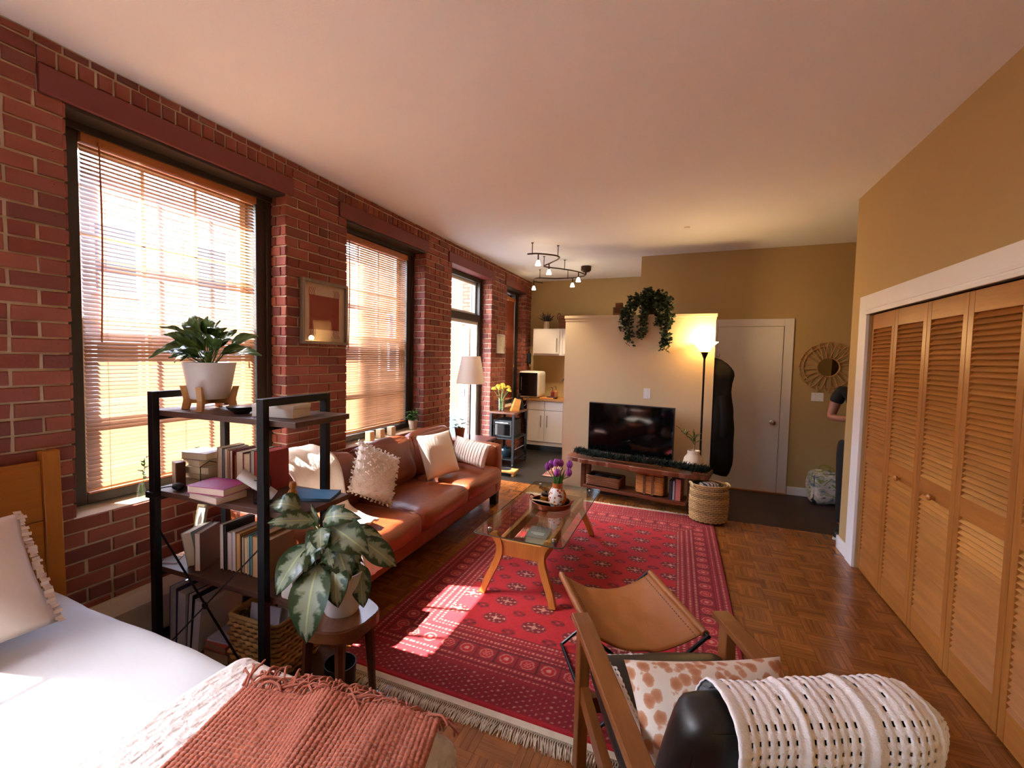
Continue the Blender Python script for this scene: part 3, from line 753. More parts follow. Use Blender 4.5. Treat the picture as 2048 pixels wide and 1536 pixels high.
def leg(sx, sy):
    """bent leg: prism in the local XZ plane"""
    c = [(.245, 0), (.215, .09), (.175, .18), (.148, .26), (.15, .33), (.185, .385), (.215, .404)]
    C = bez([(a, 0, b) for a, b in c], 5); L = []; Rr = []
    for i, p in enumerate(C):
        tn = (C[min(i+1, len(C)-1)]-C[max(i-1, 0)]).normalized(); nn = Vector((tn.z, 0, -tn.x)); wd = .022 if i > 3 else .02
        L.append(p+nn*wd); Rr.append(p-nn*wd)
    vs = []; n = len(C)
    for dy in (-.02, .02):
        vs += [(q.x*sx, sy*(.60-.0)+dy+sy*.06*(1-min(1, q.z/.3)), max(0, min(.404, q.z))) for q in L+Rr]
    m = MB(); fs = []
    for i in range(n-1):
        fs += [(i, i+1, n+i+1, n+i), (2*n+i, 3*n+i, 3*n+i+1, 2*n+i+1), (i, 2*n+i, 2*n+i+1, i+1), (n+i, n+i+1, 3*n+i+1, 3*n+i)]
    fs += [(0, n, 3*n, 2*n), (n-1, 3*n-1, 4*n-1, 2*n-1)]; m.add(vs, fs)
    return weld(m.build('leg', M_OAK, CT, smooth=True, angle=35))
for sx in (-1, 1):
    for sy in (-1, 1):
        leg(sx, sy)
        MB().lathe([(.016, .38), (.016, .4045)], 14, (sx*.225, sy*.6, 0)).build('glass_support', M_CHROME, CT)
        MB().lathe([(0, .4175), (.013, .4175), (.013, .424), (.009, .427), (0, .427)], 14, (sx*.225, sy*.6, 0)).build('glass_cap', M_CHROME, CT, smooth=True)
    MB().rbox(sx*.155-.014, -.6, .27, sx*.155+.014, .6, .345, .003).build('long_rail', M_OAKY, CT)
for sy in (-1, 1): MB().rbox(-.15, sy*.6-.012, .255, .15, sy*.6+.012, .36, .003).build('end_rail', M_OAK, CT)
MB().box(-.14, -.585, .262, .14, .585, .270).build('lower_glass_shelf', glass('shelf_glass', (.74, .8, .72), 1.0), CT)
# books on the lower glass, tray, vase
def book(label, size, loc, rot=(0, 0, 0), cover='#888888', pages='#d8c9ae', spine=True, group=None, bevel=0, name='book', extra=None):
    """size = (thickness x, depth y to the spine, height z); the leaves show on the -y side, top and bottom"""
    tx, dy, hz = size; mc = plain('cover_'+cover.strip('#'), cover, .5, var=.06); c = .0022
    o = MB().box(-tx/2, -dy/2, 0, -tx/2+c, dy/2, hz).box(tx/2-c, -dy/2, 0, tx/2, dy/2, hz).box(-tx/2, dy/2-c, 0, tx/2, dy/2, hz).build(name, mc, None, loc, rot)
    tag(o, label, 'book', group)
    mp = plain('leaves_'+pages.strip('#'), pages, .9, var=.08, vs=90)
    MB().box(-tx/2+c, -dy/2+.003, .003, tx/2-c, dy/2-c, hz-.003).build('pages', mp, o)
    if extra: extra(o, tx, dy, hz)
    return o
def pr_title(o, tx, dy, hz): MB().box(-tx/2-.0006, -dy*.3, hz*.25, -tx/2, dy*.2, hz*.33).box(-tx/2-.0006, -dy*.3, hz*.38, -tx/2, dy*.35, hz*.45).build('title_print', plain('print_white', '#d8d2cc', .6), o)
book('thick grey-covered book lying under the coffee table glass', (.052, .155, .215), (1.722, 3.02, .337-.026+.001), (0, PI/2, PI/2+.07), '#8a7b80', '#d9d3c8', extra=pr_title, name='coffee_table_book')
M_COPPER = plain('copper_rim', '#8d4a2c', .3, .9, var=.15)
M_WALNUT = wood('dark_walnut', '#3b1f12', '#5a3119', .35, axis=0, scale=1.0, rnd=.05)
TR = thing('serving_tray', 'round copper-rimmed wooden tray on the coffee table', 'tray', (1.71, 3.46, .4335))
MB().lathe([(0, 0), (.145, 0), (.15, .004), (.15, .012), (0, .012)], 36).build('base', M_WALNUT, TR, smooth=True)
MB().lathe([(.148, .004), (.156, .006), (.158, .042), (.154, .044), (.147, .042), (.146, .012)], 36).build('rim', M_COPPER, TR, smooth=True)
for sg in (-1, 1): MB().tube(bez([(sg*.152, -.045, .04), (sg*.172, -.03, .058), (sg*.176, 0, .064), (sg*.172, .03, .058), (sg*.152, .045, .04)], 4), .005, 8).build('handle', M_COPPER, TR, smooth=True)
def m_vase():
    t = NT('floral_ceramic'); co = t.coord(); v = t.n('TexVoronoi', {'Vector': co, 'Scale': 42.0}); d = v.outputs['Distance']; n = t.n('TexNoise', {'Vector': co, 'Scale': 16.0, 'Detail': 2.0}).outputs[0]
    c = t.mix(t.math('LESS_THAN', d, .42), '#d8cfc2', t.ramp(n, [(.35, '#3e4f63'), (.45, '#a03a20'), (.58, '#c8662c'), (.68, '#8b8f9a')]))
    sx = t.n('SeparateXYZ', {'Vector': t.n('TexCoord').outputs['Object']})
    c = t.mix(t.math('GREATER_THAN', t.math('ADD', sx.outputs[0], t.math('MULTIPLY', n, .05)), .08), c, '#c06a30')
    return t.done(c, .25)
VA = thing('ceramic_vase', 'floral ceramic vase with an orange neck on the tray', 'vase', (1.765, 3.435, .446))
MB().lathe([(0, 0), (.048, 0), (.062, .02), (.07, .06), (.067, .1), (.052, .135), (.041, .148)], 32).build('body', m_vase(), VA, smooth=True)
MB().lathe([(.041, .148), (.039, .158), (.04, .185), (.043, .188), (.038, .186), (.034, .15), (0, .15)], 32).build('neck', plain('orange_glaze', '#b5602c', .3), VA, smooth=True)
M_TULIP = plain('purple_tulip', '#9a3f9c', .5, var=.25, vs=25, Subsurface_Weight=.1)
M_STEM = plain('tulip_green', '#4f7a2e', .5, var=.2, vs=20)
def tulips():
    rr = random.Random(4); heads = [(-.075, -.02, .30), (-.055, .0, .315), (-.01, -.02, .335), (.012, .03, .325), (.006, -.045, .265), (.085, .02, .325), (.09, -.015, .27)]
    pt = None
    for i, (x, y, z) in enumerate(heads):
        lb = ['leftmost purple tulip in the floral vase', 'purple tulip just right of the leftmost one', 'tallest purple tulip in the middle of the vase', 'purple tulip behind the tallest middle one', 'low purple tulip bud in front of the others', 'upper of the two tulips on the right', 'lower of the two tulips on the right'][i]
        t = thing('tulip', lb, 'flower', (1.765, 3.435, .63), 0, 'tulips in the floral vase')
        b = Vector((x*.25, y*.25, -.03)); h = Vector((x, y, z-.188))
        MB().tube(bez([b, Vector((x*.45, y*.45, .03)), h-Vector((0, 0, .02))], 5), .0035, 6).build('stem', M_STEM, t, smooth=True)
        for k in range(6):
            a = k*PI/3+(.3 if k % 2 else 0); P = []; rad = .021 if k % 2 else .024
            for q in range(6):
                s = q/5; rr_ = rad*math.sin(PI*(.12+.72*s)); zz = s*.062; ww = .8*math.sin(PI*(.08+.84*s))
                P.append([h+Vector((rr_*math.cos(a+ww*c), rr_*math.sin(a+ww*c), zz-.018)) for c in (-.9, -.45, 0, .45, .9)])
            MB().grid(P).build('petal', M_TULIP, t, smooth=True, angle=0, solid=.0012)
        a = rr.uniform(0, 6.28); hw_ = .013; P = []
        for q in range(8):
            s = q/7; c = Vector((x*.3+.04*s*math.cos(a)*s, y*.3+.04*s*math.sin(a)*s, -.03+.15*s)); w_ = hw_*math.sin(PI*min(1, .15+.85*s))
            sd_ = Vector((-math.sin(a), math.cos(a), 0)); P.append([c-sd_*w_, c+Vector((math.cos(a), math.sin(a), 0))*.004, c+sd_*w_])
        MB().grid(P).build('leaf', M_STEM, t, smooth=True, angle=0, solid=.001)
tulips()
M_AMBER = plain('amber_glass', '#9a5a16', .12, Transmission_Weight=.35)
JR = thing('candle_jar', 'squat amber candle jar with dark lid on the tray', 'jar', (1.655, 3.5, .446))
MB().lathe([(0, 0), (.04, 0), (.045, .01), (.045, .045), (.035, .052), (0, .052)], 24).build('jar_body', M_AMBER, JR, smooth=True)
MB().lathe([(0, .052), (.036, .052), (.038, .056), (.038, .07), (.03, .074), (.008, .076), (.01, .09), (0, .092)], 24).build('lid', plain('dark_bronze', '#2a1c14', .35, .6), JR, smooth=True)
tag(MB().lathe([(0, 0), (.013, 0), (.016, .01), (.014, .03), (0, .036)], 14).build('white_pebble', plain('white_stone', '#d9d0c2', .5), None, (1.7, 3.49, .446), smooth=True), 'small rounded white stone between jar and vase', 'stone')
tag(MB().tube(bez([(-.12, .0, .008), (-.03, -.02, .012), (.09, -.03, .008)], 5), .006, 7).build('match_stick_holder', plain('pale_wood', '#b89a74', .6), None, (1.70, 3.38, .4785), smooth=True), 'pale wooden stick laid across the tray rim', 'stick')
# ================================================================== BOOKSHELF
M_STEEL = plain('black_steel', '#16161a', .45, .5, var=.1)
M_RUST = wood('rustic_brown_board', '#3a2319', '#5d3a29', .5, axis=0, scale=.8, rnd=.04)
SHX, SHY, SHR = .69, 1.57, R_(2.2)
def sh(x, y, z):
    dx, dy = x-SHX, y-SHY; return (SHX+dx*math.cos(SHR)-dy*math.sin(SHR), SHY+dx*math.sin(SHR)+dy*math.cos(SHR), z)
S = thing('open_bookshelf', 'black steel bookshelf with brown wood boards beside the bed', 'shelf', (SHX, SHY, 0), SHR)
Z1, Z2, Z3, Z4 = 1.312, .912, .53, .10
for i, z in enumerate((Z1, Z2, Z3, Z4)): MB().rbox(.215-SHX, 1.395-SHY, z-.026, 1.15-SHX, 1.745-SHY, z, .002).build('board', M_RUST, S)
for px_ in (.275, .985):
    for py_ in (1.378, 1.762): MB().rbox(px_-.02-SHX, py_-.016-SHY, 0, px_+.02-SHX, py_+.016-SHY, 1.405, .002).build('post', M_STEEL, S)
    MB().box(px_-.02-SHX, 1.394-SHY, 1.372, px_+.02-SHX, 1.746-SHY, 1.405).build('top_bar', M_STEEL, S)
    for z in (Z1, Z2, Z3, Z4): MB().box(px_-.012-SHX, 1.394-SHY, z-.046, px_+.012-SHX, 1.746-SHY, z-.0265).build('cross_bar', M_STEEL, S)
for sg in (-1, 1): MB().beam((-.4, -.2, .42+sg*.33), (.28, -.2, .42-sg*.33), .009, .004).build('brace', M_STEEL, S)
MB().lathe([(0, -.004), (.016, -.004), (.016, .004), (0, .004)], 14, T=Matrix.Translation((-.06, -.203, .42)) @ Matrix.Rotation(PI/2, 4, 'X')).build('brace_disc', M_STEEL, S)
MB().rbox(.245-SHX, 1.35-SHY, .885, .3-SHX, 1.385-SHY, .915, .003).build('clamp', M_STEEL, S)
# --- books
GB2, GB3 = 'books on the middle shelf', 'books on the third shelf'
def flat(label, w, d, t, x, y, z, rz, cov, pages='#d9c9ae', group=None):
    """book lying flat: leaves towards the camera"""
    return book(label, (t, d, w), (sh(x, y, z+t/2)[0]-w/2*math.cos(SHR+rz), sh(x, y, 0)[1]-w/2*math.sin(SHR+rz), z+t/2), (0, PI/2, SHR+rz), cov, pages, group=group)
flat('cream book under the pink one on the middle shelf', .21, .15, .03, .63, 1.44, Z2+.001, -.10, '#cfc0ab', '#dcc5b5', GB2)
flat('bright pink paperback on top of the short front stack', .215, .155, .034, .63, 1.445, Z2+.033, .10, '#b8307c', '#dfc7b4', GB2)
zz = Z2+.001
for i, (w, d, t, rz, cv, lb) in enumerate([(.17, .14, .03, .05, '#b7a68c', 'lowest beige book of the tall stack near the window'), (.17, .13, .028, -.12, '#a8977d', 'second beige book from the bottom of the tall stack'), (.19, .15, .034, .2, '#cdbfa2', 'wide cream book halfway up the tall stack'), (.16, .13, .034, -.1, '#b49f80', 'tan book second from top of the tall stack'), (.175, .14, .036, .14, '#9c8a86', 'greyish book on top of the tall stack near the window')]):
    flat(lb, w*.92, d, t, .322+.006*(-1)**i, 1.6, zz, rz, cv, '#d7c6a6', GB2); zz += t+.001
x = .435
for i, (t, h, dp, cv, pg, lb) in enumerate([(.036, .195, .135, '#c9b68f', '#dcc7ae', 'cream book at the window end of the upright middle row'), (.012, .19, .135, '#39434e', '#d8c6b4', 'thin slate-blue book in the upright middle row'), (.02, .19, .13, '#d8cfc2', '#e0d0bb', 'slim white book next to the slate-blue one'), (.018, .185, .13, '#b9813f', '#d7b78c', 'slim ochre-covered book in the upright middle row'),
        (.022, .188, .14, '#7d2a22', '#ddcbb4', 'slim red-brown book in the upright middle row'), (.02, .165, .12, '#b46b33', '#d9ad7d', 'short orange paperback in the upright middle row'), (.05, .185, .14, '#7a3020', '#dfcaa6', 'thick cream-leaved book in the upright middle row'), (.046, .18, .14, '#96503a', '#e0c7a0', 'thick book with yellowed leaves behind the front post'),
        (.03, .2, .14, '#5f6b4c', '#b8b09a', 'grey-green book right of the front post'), (.075, .2, .15, '#8c2422', '#b8402f', 'thick red book at the right end of the middle row')]):
    book(lb, (t, dp, h), sh(x+t/2, 1.655, Z2+.001), (0, 0, SHR), cv, pg, group=GB2); x += t+.0015
x = .44
book('tall grey hardback tilted beside the photo frame', (.03, .16, .19), sh(.475, 1.50, Z3+.001), (0, 0, SHR+.35), '#6b5046', '#d6d0c8', group=GB3)
book('pale blue book leaning behind the grey hardback', (.055, .15, .17), sh(.415, 1.52, Z3+.006), (0, R_(-12), SHR+.3), '#86a2a6', '#c9bda8', group=GB3)
x = .575
for i, (t, h, dp, cv, pg, lb) in enumerate([(.022, .225, .17, '#d9d5cf', '#e2dcd4', 'tall white book at the left of the third shelf row'), (.018, .225, .17, '#141418', '#3a3638', 'tall black album next to the tall white book'), (.028, .19, .16, '#cfc3c0', '#dcd0cd', 'pinkish white book next to the black album'), (.026, .2, .16, '#d3cbc8', '#e0d6d2', 'white book in the middle of the third shelf row'), (.03, .195, .16, '#a9713c', '#d2a468', 'book with orange-tan leaves on the third shelf'),
        (.016, .18, .15, '#3a3430', '#dbcbb2', 'slim dark-covered book on the third shelf'), (.022, .178, .15, '#c9b085', '#e0c594', 'yellow-leaved paperback on the third shelf'), (.014, .185, .15, '#d8d4cc', '#e4dfd6', 'thin white booklet left of the front post'), (.022, .2, .16, '#2f6f78', '#5a8f94', 'teal book beside the front post'), (.05, .2, .17, '#8a6a4a', '#cfa777', 'wide tan book right of the front post, third shelf'), (.045, .19, .16, '#a2764f', '#c9a070', 'brown book at the right end of the third shelf row')]):
    book(lb, (t, dp, h), sh(x+t/2, 1.575, Z3+.001), (0, 0, SHR), cv, pg, group=GB3); x += t+.0015
flat('bright blue picture book lying on the right of the middle shelf', .22, .15, .012, 1.02, 1.64, Z2+.001, .35, '#2f6f9c', '#5b6f7e', GB2)
flat('thin navy book beneath the blue picture book', .0, .0, .0, 0, 0, 0, 0, '#1d2c3c') if False else None
# --- things on the shelf
bx_ = thing('tissue_box', 'white cardboard box lying on the top board', 'box', sh(.945, 1.52, Z1+.001), SHR+.12)
MB().rbox(-.11, -.06, 0, .11, .06, .055, .002).build('body', plain('white_card', '#d8cdc0', .7), bx_); MB().rbox(-.112, -.062, .04, .112, .062, .058, .002).build('lid', plain('white_card_lid', '#ddd3c8', .7), bx_)
bo = thing('dark_bowl', 'shallow dark ceramic bowl on the top board', 'bowl', sh(.73, 1.49, Z1+.001))
MB().lathe([(0, 0), (.032, 0), (.036, .006), (.062, .026), (.066, .034), (.06, .03), (.034, .012), (0, .01)], 28).build('shell', plain('dark_glaze', '#1f211d', .25, var=.4, vs=20), bo, smooth=True)
MB().lathe([(.066, .034), (.068, .036), (.064, .037)], 28).build('rim', plain('bronze_rim', '#4a4438', .3), bo, smooth=True)
cu = thing('wooden_clock', 'upright wooden block clock by the window on the middle shelf', 'clock', sh(.285, 1.49, Z2+.001), SHR-.3)
MB().rbox(-.03, -.022, 0, .03, .022, .125, .002).build('body', M_WALNUT, cu); MB().rbox(.012, -.0245, .005, .029, -.022, .12, .001).build('face', plain('pale_face', '#b9a68a', .6), cu)
mo = thing('black_mouse', 'small black gadget with a cord at the shelf corner', 'gadget', sh(.36, 1.435, Z2+.006), SHR)
puff = MB(); puffbox(puff, -.028, -.02, 0, .028, .02, .03, .014, .003, 6); weld(puff.build('body', M_STEEL, mo, smooth=True, angle=0)); MB().tube(bez([(-.03, 0, .012), (-.06, -.035, .01), (-.08, -.07, -.0)], 5), .003, 6).build('cord', M_STEEL, mo)
be = thing('wire_bookend', 'black wire bookend holding the upright middle row', 'bookend', sh(.43, 1.55, Z2+.001), SHR)
MB().tube([(0, -.05, .001), (0, -.05, .11), (0, .0, .13), (0, .05, .11), (0, .05, .001)], .0025, 6).build('loop', M_STEEL, be); MB().box(-.05, -.05, 0, 0, .05, .0015).build('foot', M_STEEL, be)
ms = thing('magazine_roll', 'rolled white paper with black bands by the front post', 'paper', sh(.86, 1.46, Z2+.085), (R_(52), 0, SHR-.9))
MB().lathe([(.024, -.09), (.026, .09), (.02, .09), (.018, -.09)], 20).build('roll', plain('white_paper', '#d9d4d2', .8), ms, smooth=True)
for z in (-.05, -.04): MB().lathe([(.0262, z), (.0262, z+.005)], 20).build('band', M_STEEL, ms)
ho = thing('wire_holder', 'small black wire holder around the rolled paper', 'holder', sh(.875, 1.475, Z2+.001), SHR)
MB().lathe([(0, 0), (.04, 0), (.042, .012), (.036, .012), (0, .004)], 20).build('base', M_STEEL, ho)
for k in range(5): a = k*2*PI/5; MB().tube([(.038*math.cos(a), .038*math.sin(a), .01), (.038*math.cos(a), .038*math.sin(a), .11)], .002, 5).build('wire', M_STEEL, ho)
MB().tube([(.038*math.cos(k*.4), .038*math.sin(k*.4), .11) for k in range(16)], .002, 5, closed=True).build('wire', M_STEEL, ho)
fi = thing('carved_figurine', 'small carved wooden figure by the red book', 'figurine', sh(1.03, 1.5, Z2+.001), SHR)
MB().lathe([(0, 0), (.022, 0), (.024, .01), (.015, .03), (.021, .055), (.014, .075), (0, .078)], 16).build('torso', M_PINEV, fi, smooth=True)
MB().lathe([(0, .073), (.013, .078), (.017, .092), (.013, .106), (0, .11)], 16).build('head', M_PINEV, fi, smooth=True)
for sg in (-1, 1): MB().tube([(sg*.019, 0, .062), (sg*.026, -.008, .045), (sg*.012, -.02, .04)], .005, 6).build('arm', M_PINEV, fi, smooth=True)
pf = thing('photo_frame', 'silver photo frame leaning at the window end of the third shelf', 'picture frame', sh(.275, 1.58, Z3+.032), (R_(-14), R_(-11), SHR-.35))
MB().box(-.075, -.006, 0, .075, .006, .012).box(-.075, -.006, .2, .075, .006, .212).box(-.075, -.006, .012, -.063, .006, .2).box(.063, -.006, .012, .075, .006, .2).build('border', plain('pale_brass', '#a99a7c', .3, .7), pf)
MB().box(-.063, -.002, .012, .063, .004, .2).build('mat_board', plain('ivory_mat', '#cfc6b2', .7), pf)
pm_ = MB(); pm_.add([(.032*math.cos(a)+0, -.0026, .115+.055*math.sin(a)*(1 if math.sin(a) > 0 else .75)+.006*math.sin(5*a)) for a in [k*2*PI/24 for k in range(24)]], [tuple(range(24))]).build('photo_print', plain('dark_portrait_print', '#4a3f3a', .5, var=.5, vs=30), pf)
wd_ = thing('wire_stand', 'thin copper wire stand in front of the photo frame', 'stand', sh(.30, 1.43, Z3+.002), SHR+.4)
MB().tube([(-.05, 0, .002), (.03, 0, .002), (.05, .03, .035), (-.03, .03, .035)], .002, 5, closed=True).build('wire_loop', M_COPPER, wd_)
cl = thing('folded_cloth', 'checked dark cloth bundled on the right of the third shelf', 'cloth', sh(1.065, 1.6, Z3+.018), SHR)
puff = MB(); puffbox(puff, -.06, -.08, 0, .06, .08, .15, .045, .01, 9, .02, 4)
t_ = NT('checked_cloth'); ck = t_.n('TexChecker', {'Vector': t_.coord(), 'Scale': 38.0, 'Color1': lin('#17171f'), 'Color2': lin('#8d8da0')}).outputs[0]
weld(puff.build('bundle', t_.done(ck, .9), cl, smooth=True, angle=0))
tag(MB().rbox(-.035, -.04, 0, .035, .04, .11, .012).build('white_canister', plain('white_enamel', '#d8d0c8', .4), None, sh(1.09, 1.44, Z3+.001), (0, 0, SHR), smooth=True), 'small white canister at the front right of the third shelf', 'canister')
# --- bottom board: binders and wicker basket
M_SEAG = wood('seagrass', '#8a6434', '#b08a55', .8, axis=0, scale=4, rnd=.3)
def wicker(root, ring, z0, z1, rows, r, n, mat=None, name='weave', lean=lambda s: 1.0, amp=.006):
    """woven side made of stacked wavy strands; ring(a) gives the outline"""
    f = MB()
    for k in range(rows):
        s = (k+.5)/rows; z = lerp(z0, z1, s); pts = []
        for i in range(n):
            a = i/n; x, y, nx_, ny_ = ring(a); w = amp*math.cos(PI*(i+k)); g = lean(s)
            pts.append((x*g+nx_*w, y*g+ny_*w, z))
        f.tube(pts, r, 5, closed=True)
    return stuff(f.build(name, mat or M_SEAG, root, smooth=True, angle=0))
def rect_ring(hx, hy, rc=.02):
    P = rrect(hx, hy, rc, 3); L = [0]; Q = P+[P[0]]
    for a, b in zip(Q[:-1], Q[1:]): L.append(L[-1]+math.hypot(b[0]-a[0], b[1]-a[1]))
    def f(t):
        d = (t % 1)*L[-1]; i = max(k for k in range(len(P)) if L[k] <= d+1e-9); u = (d-L[i])/max(1e-6, L[i+1]-L[i])
        x, y = lerp(Q[i][0], Q[i+1][0], u), lerp(Q[i][1], Q[i+1][1], u); ex, ey = Q[i+1][0]-Q[i][0], Q[i+1][1]-Q[i][1]; l = math.hypot(ex, ey)
        return x, y, ey/l, -ex/l
    return f
WB = thing('seagrass_basket', 'square seagrass basket of papers on the lowest board', 'basket', sh(.86, 1.56, Z4+.001), SHR)
MB().box(-.143, -.131, 0, .143, .131, .006).box(-.143, -.131, 0, -.138, .131, .25).box(.138, -.131, 0, .143, .131, .25).box(-.143, -.131, 0, .143, -.126, .25).box(-.143, .126, 0, .143, .131, .25).build('lining', plain('basket_lining', '#5c4526', .9), WB)
wicker(WB, rect_ring(.15, .138), .014, .262, 11, .0115, 46)
wicker(WB, rect_ring(.15, .138), .268, .27, 1, .011, 46, name='rim', amp=0)
for i, (rz, c, lb) in enumerate([(.1, '#c9cbe0', 'pale blue-white sheet sticking out of the seagrass basket'), (-.25, '#d8d6d2', 'white papers sticking out of the seagrass basket')]):
    tag(MB().box(-.10+.06*i, -.004, .02, .07, .004, .275-.02*i).build('paper_sheaf', plain('sheaf_%d' % i, c, .8), None, sh(.845+.03*i, 1.50+.05*i, Z4+.008), (R_(-8), 0, SHR+rz)), lb, 'paper')
GF = 'folders on the lowest board'
for i, (x_, t, h, c, lb, tl) in enumerate([(.29, .05, .30, '#3a3f7a', 'indigo ring binder behind the front left post', 2), (.352, .055, .285, '#b9bccb', 'pale lilac binder on the lowest board', 3), (.405, .03, .29, '#1e2440', 'navy folder on the lowest board', 5), (.452, .045, .27, '#c4c6cc', 'grey-white folder leaning on the navy one', 7)]):
    book(lb, (t, .24, h), sh(x_, 1.56, Z4+.002+t/2*math.sin(R_(tl))), (0, R_(tl), SHR), c, '#b9b6c0', group=GF, name='binder')
flat('brown book at the bottom of the lowest board pile', .155, .2, .05, .605, 1.53, Z4+.001, .06, '#5c4032', '#9a8168', GF); flat('orange-spined book on the lowest board pile', .15, .19, .035, .605, 1.53, Z4+.052, -.05, '#b5482a', '#8d6a5a', GF)
flat('thin blue-white magazine on top of the lowest pile', .145, .18, .012, .605, 1.535, Z4+.088, .1, '#98a0bd', '#cfcfda', GF)
# ================================================================== PLANTS
def m_leaf(name, mid, edge, vein, lo=.25, hi=.62):
    t = NT(name); uv = t.n('TexCoord').outputs['UV']; sx = t.n('SeparateXYZ', {'Vector': uv}); v = t.math('ABSOLUTE', t.math('SUBTRACT', sx.outputs[1], .5)); v = t.math('MULTIPLY', v, 2.0)
    dg = t.math('ADD', t.math('MULTIPLY', sx.outputs[0], 26.0), t.math('MULTIPLY', v, -7.0))
    st = t.math('MULTIPLY', t.math('SINE', dg), .16); n = t.n('TexNoise', {'Vector': t.n('Mapping', {'Vector': uv, 'Scale': (22, 6, 1)}).outputs[0], 'Scale': 1.0, 'Detail': 3.0}).outputs[0]
    f = t.math('ADD', t.math('ADD', v, st), t.math('MULTIPLY', t.math('SUBTRACT', n, .5), .7))
    c = t.ramp(f, [(0.0, mid), (lo, mid), (hi, edge), (1, edge)])
    c = t.mix(t.math('LESS_THAN', v, .05), c, vein); nb = t.bump(t.math('SINE', dg), .15, .003)
    return t.done(c, .32, 0, nb)
M_AGL = m_leaf('variegated_leaf', '#8f9d86', '#2c4526', '#b3c08a', .42, .68)
M_SPATH = m_leaf('glossy_green_leaf', '#55783a', '#3a5c28', '#7d9a52')
def leaf_pts(base, tip, up, w, sag, n=9, fold=.25, wpow=.75):
    """curved blade from base to tip; sag bends it against up"""
    b, t_, u = Vector(base), Vector(tip), Vector(up).normalized(); d = t_-b; sd = d.cross(u).normalized(); nn = sd.cross(d).normalized()
    P = []; uv = []
    for i in range(n+1):
        s = i/n; c = b+d*s+nn*(sag*4*s*(1-s)); ww = w/2*(math.sin(PI*s**wpow)**.8 if 0 < s < 1 else .0)+.0008
        rw = []
        for j, q in enumerate((-1, -.5, 0, .5, 1)): rw.append(c+sd*(ww*q)+nn*(abs(q)*ww*fold+.004*math.sin(9*s+3*q))); uv.append((s, (q+1)/2))
        P.append(rw)
    return P, uv
def add_leaf(root, base, tip, up, w, sag, mat, **k):
    o = root.matrix_basis.to_translation(); b, t_ = Vector(base)-o, Vector(tip)-o
    P, uv = leaf_pts(b, t_, up, w, sag, **k); m = MB(); m.grid(P); m.uv = uv; return m.build('leaf', mat, root, smooth=True, angle=0)
def pix(px, py, dep):
    return CAM+dep*(_fw+CR*((px-PPX)/FPX)-CU*((py-PPY)/FPX))
ST = thing('plant_stool', 'three-legged log-slice stool carrying the big potted plant', 'stool', (1.28, 1.54, 0), .4)
pts_ = [(.162*(1+.05*math.sin(3*a+.5)+.03*math.sin(7*a))*math.cos(a), .155*(1+.04*math.sin(2*a)+.03*math.sin(5*a+1))*math.sin(a)) for a in [k*2*PI/40 for k in range(40)]]
MB().prism(pts_, .405, .458).build('seat_slab', wood('log_slice', '#4a2716', '#7a4a2b', .35, axis=0, scale=.7, rnd=.03), ST, bevel=.006)
tp = [(x*.97, y*.97) for x, y in pts_]; MB().prism(tp, .4585, .460).build('polished_top', wood('log_top', '#4f2c1c', '#7d5136', .22, axis=1, scale=.5, rnd=.02), ST)
for k in range(4):
    a = R_(20+90*k); MB().tube([(.15*math.cos(a), .15*math.sin(a), 0), (.125*math.cos(a), .125*math.sin(a), .43)], [.014, .026], 8).build('leg', M_WALNUT, ST, smooth=True)
PLP = thing('potted_aglaonema', 'large variegated silver-green plant in a white pot on the stool', 'plant', (1.275, 1.56, .4605))
MB().lathe([(0, 0), (.072, 0), (.08, .02), (.098, .17), (.1, .185), (.092, .185), (.088, .165), (0, .16)], 32).build('pot', plain('white_pot', '#d8d2cf', .35, var=.03), PLP, smooth=True)
MB().lathe([(0, .168), (.088, .168)], 20).build('soil', plain('soil', '#2a1a10', .95), PLP)
AG = [((639, 1128), (613, 1287), 1.93, 1.80, .145, .05), ((623, 1086), (553, 1190), 1.96, 1.86, .105, .04), ((629, 1043), (535, 1046), 1.97, 1.86, .075, .02), ((603, 1024), (538, 1012), 2.05, 2.0, .09, .085), ((647, 1043), (724, 1037), 2.0, 1.95, .08, .06), ((660, 1050), (738, 1107), 1.97, 1.92, .135, .05),
      ((722, 1078), (792, 1133), 2.02, 2.06, .095, .035), ((700, 1055), (766, 1077), 2.05, 2.08, .05, .03), ((636, 1055), (622, 1008), 2.0, 1.99, .03, .0), ((645, 1055), (645, 1108), 1.93, 1.86, .075, .03), ((657, 1095), (666, 1136), 1.93, 1.87, .06, .02), ((673, 1130), (676, 1216), 1.94, 1.86, .10, .03),
      ((722, 1128), (727, 1216), 2.03, 1.98, .085, .02), ((670, 1070), (700, 1162), 1.97, 1.92, .11, .03), ((634, 1092), (608, 1150), 1.95, 1.9, .06, .03), ((690, 1120), (708, 1168), 2.05, 2.03, .09, .03), ((650, 1060), (690, 1008), 2.08, 2.12, .07, .03), ((630, 1100), (585, 1130), 2.05, 2.1, .08, .04), ((648, 1120), (655, 1196), 1.98, 1.9, .1, .03), ((685, 1085), (720, 1128), 2.0, 1.97, .1, .04), ((655, 1075), (612, 1112), 1.95, 1.87, .1, .05), ((668, 1100), (690, 1190), 2.0, 1.93, .095, .03)]
cr_ = Vector((1.285, 1.56, .63))
for (b, t_, d0, d1, w, sg) in AG:
    B, Tp = pix(*b, d0), pix(*t_, d1); add_leaf(PLP, B, Tp, (0.3, -.75, .6), w*1.12, sg, M_AGL, fold=.15)
    o = PLP.matrix_basis.to_translation(); q = cr_-o; MB().tube(bez([q+Vector(((B.x-cr_.x)*.15, (B.y-cr_.y)*.15, 0)), (q+(B-o))/2+Vector((0, 0, .02)), B-o], 4), [.006]*8+[.003], 6).build('stalk', M_STEM, PLP, smooth=True)
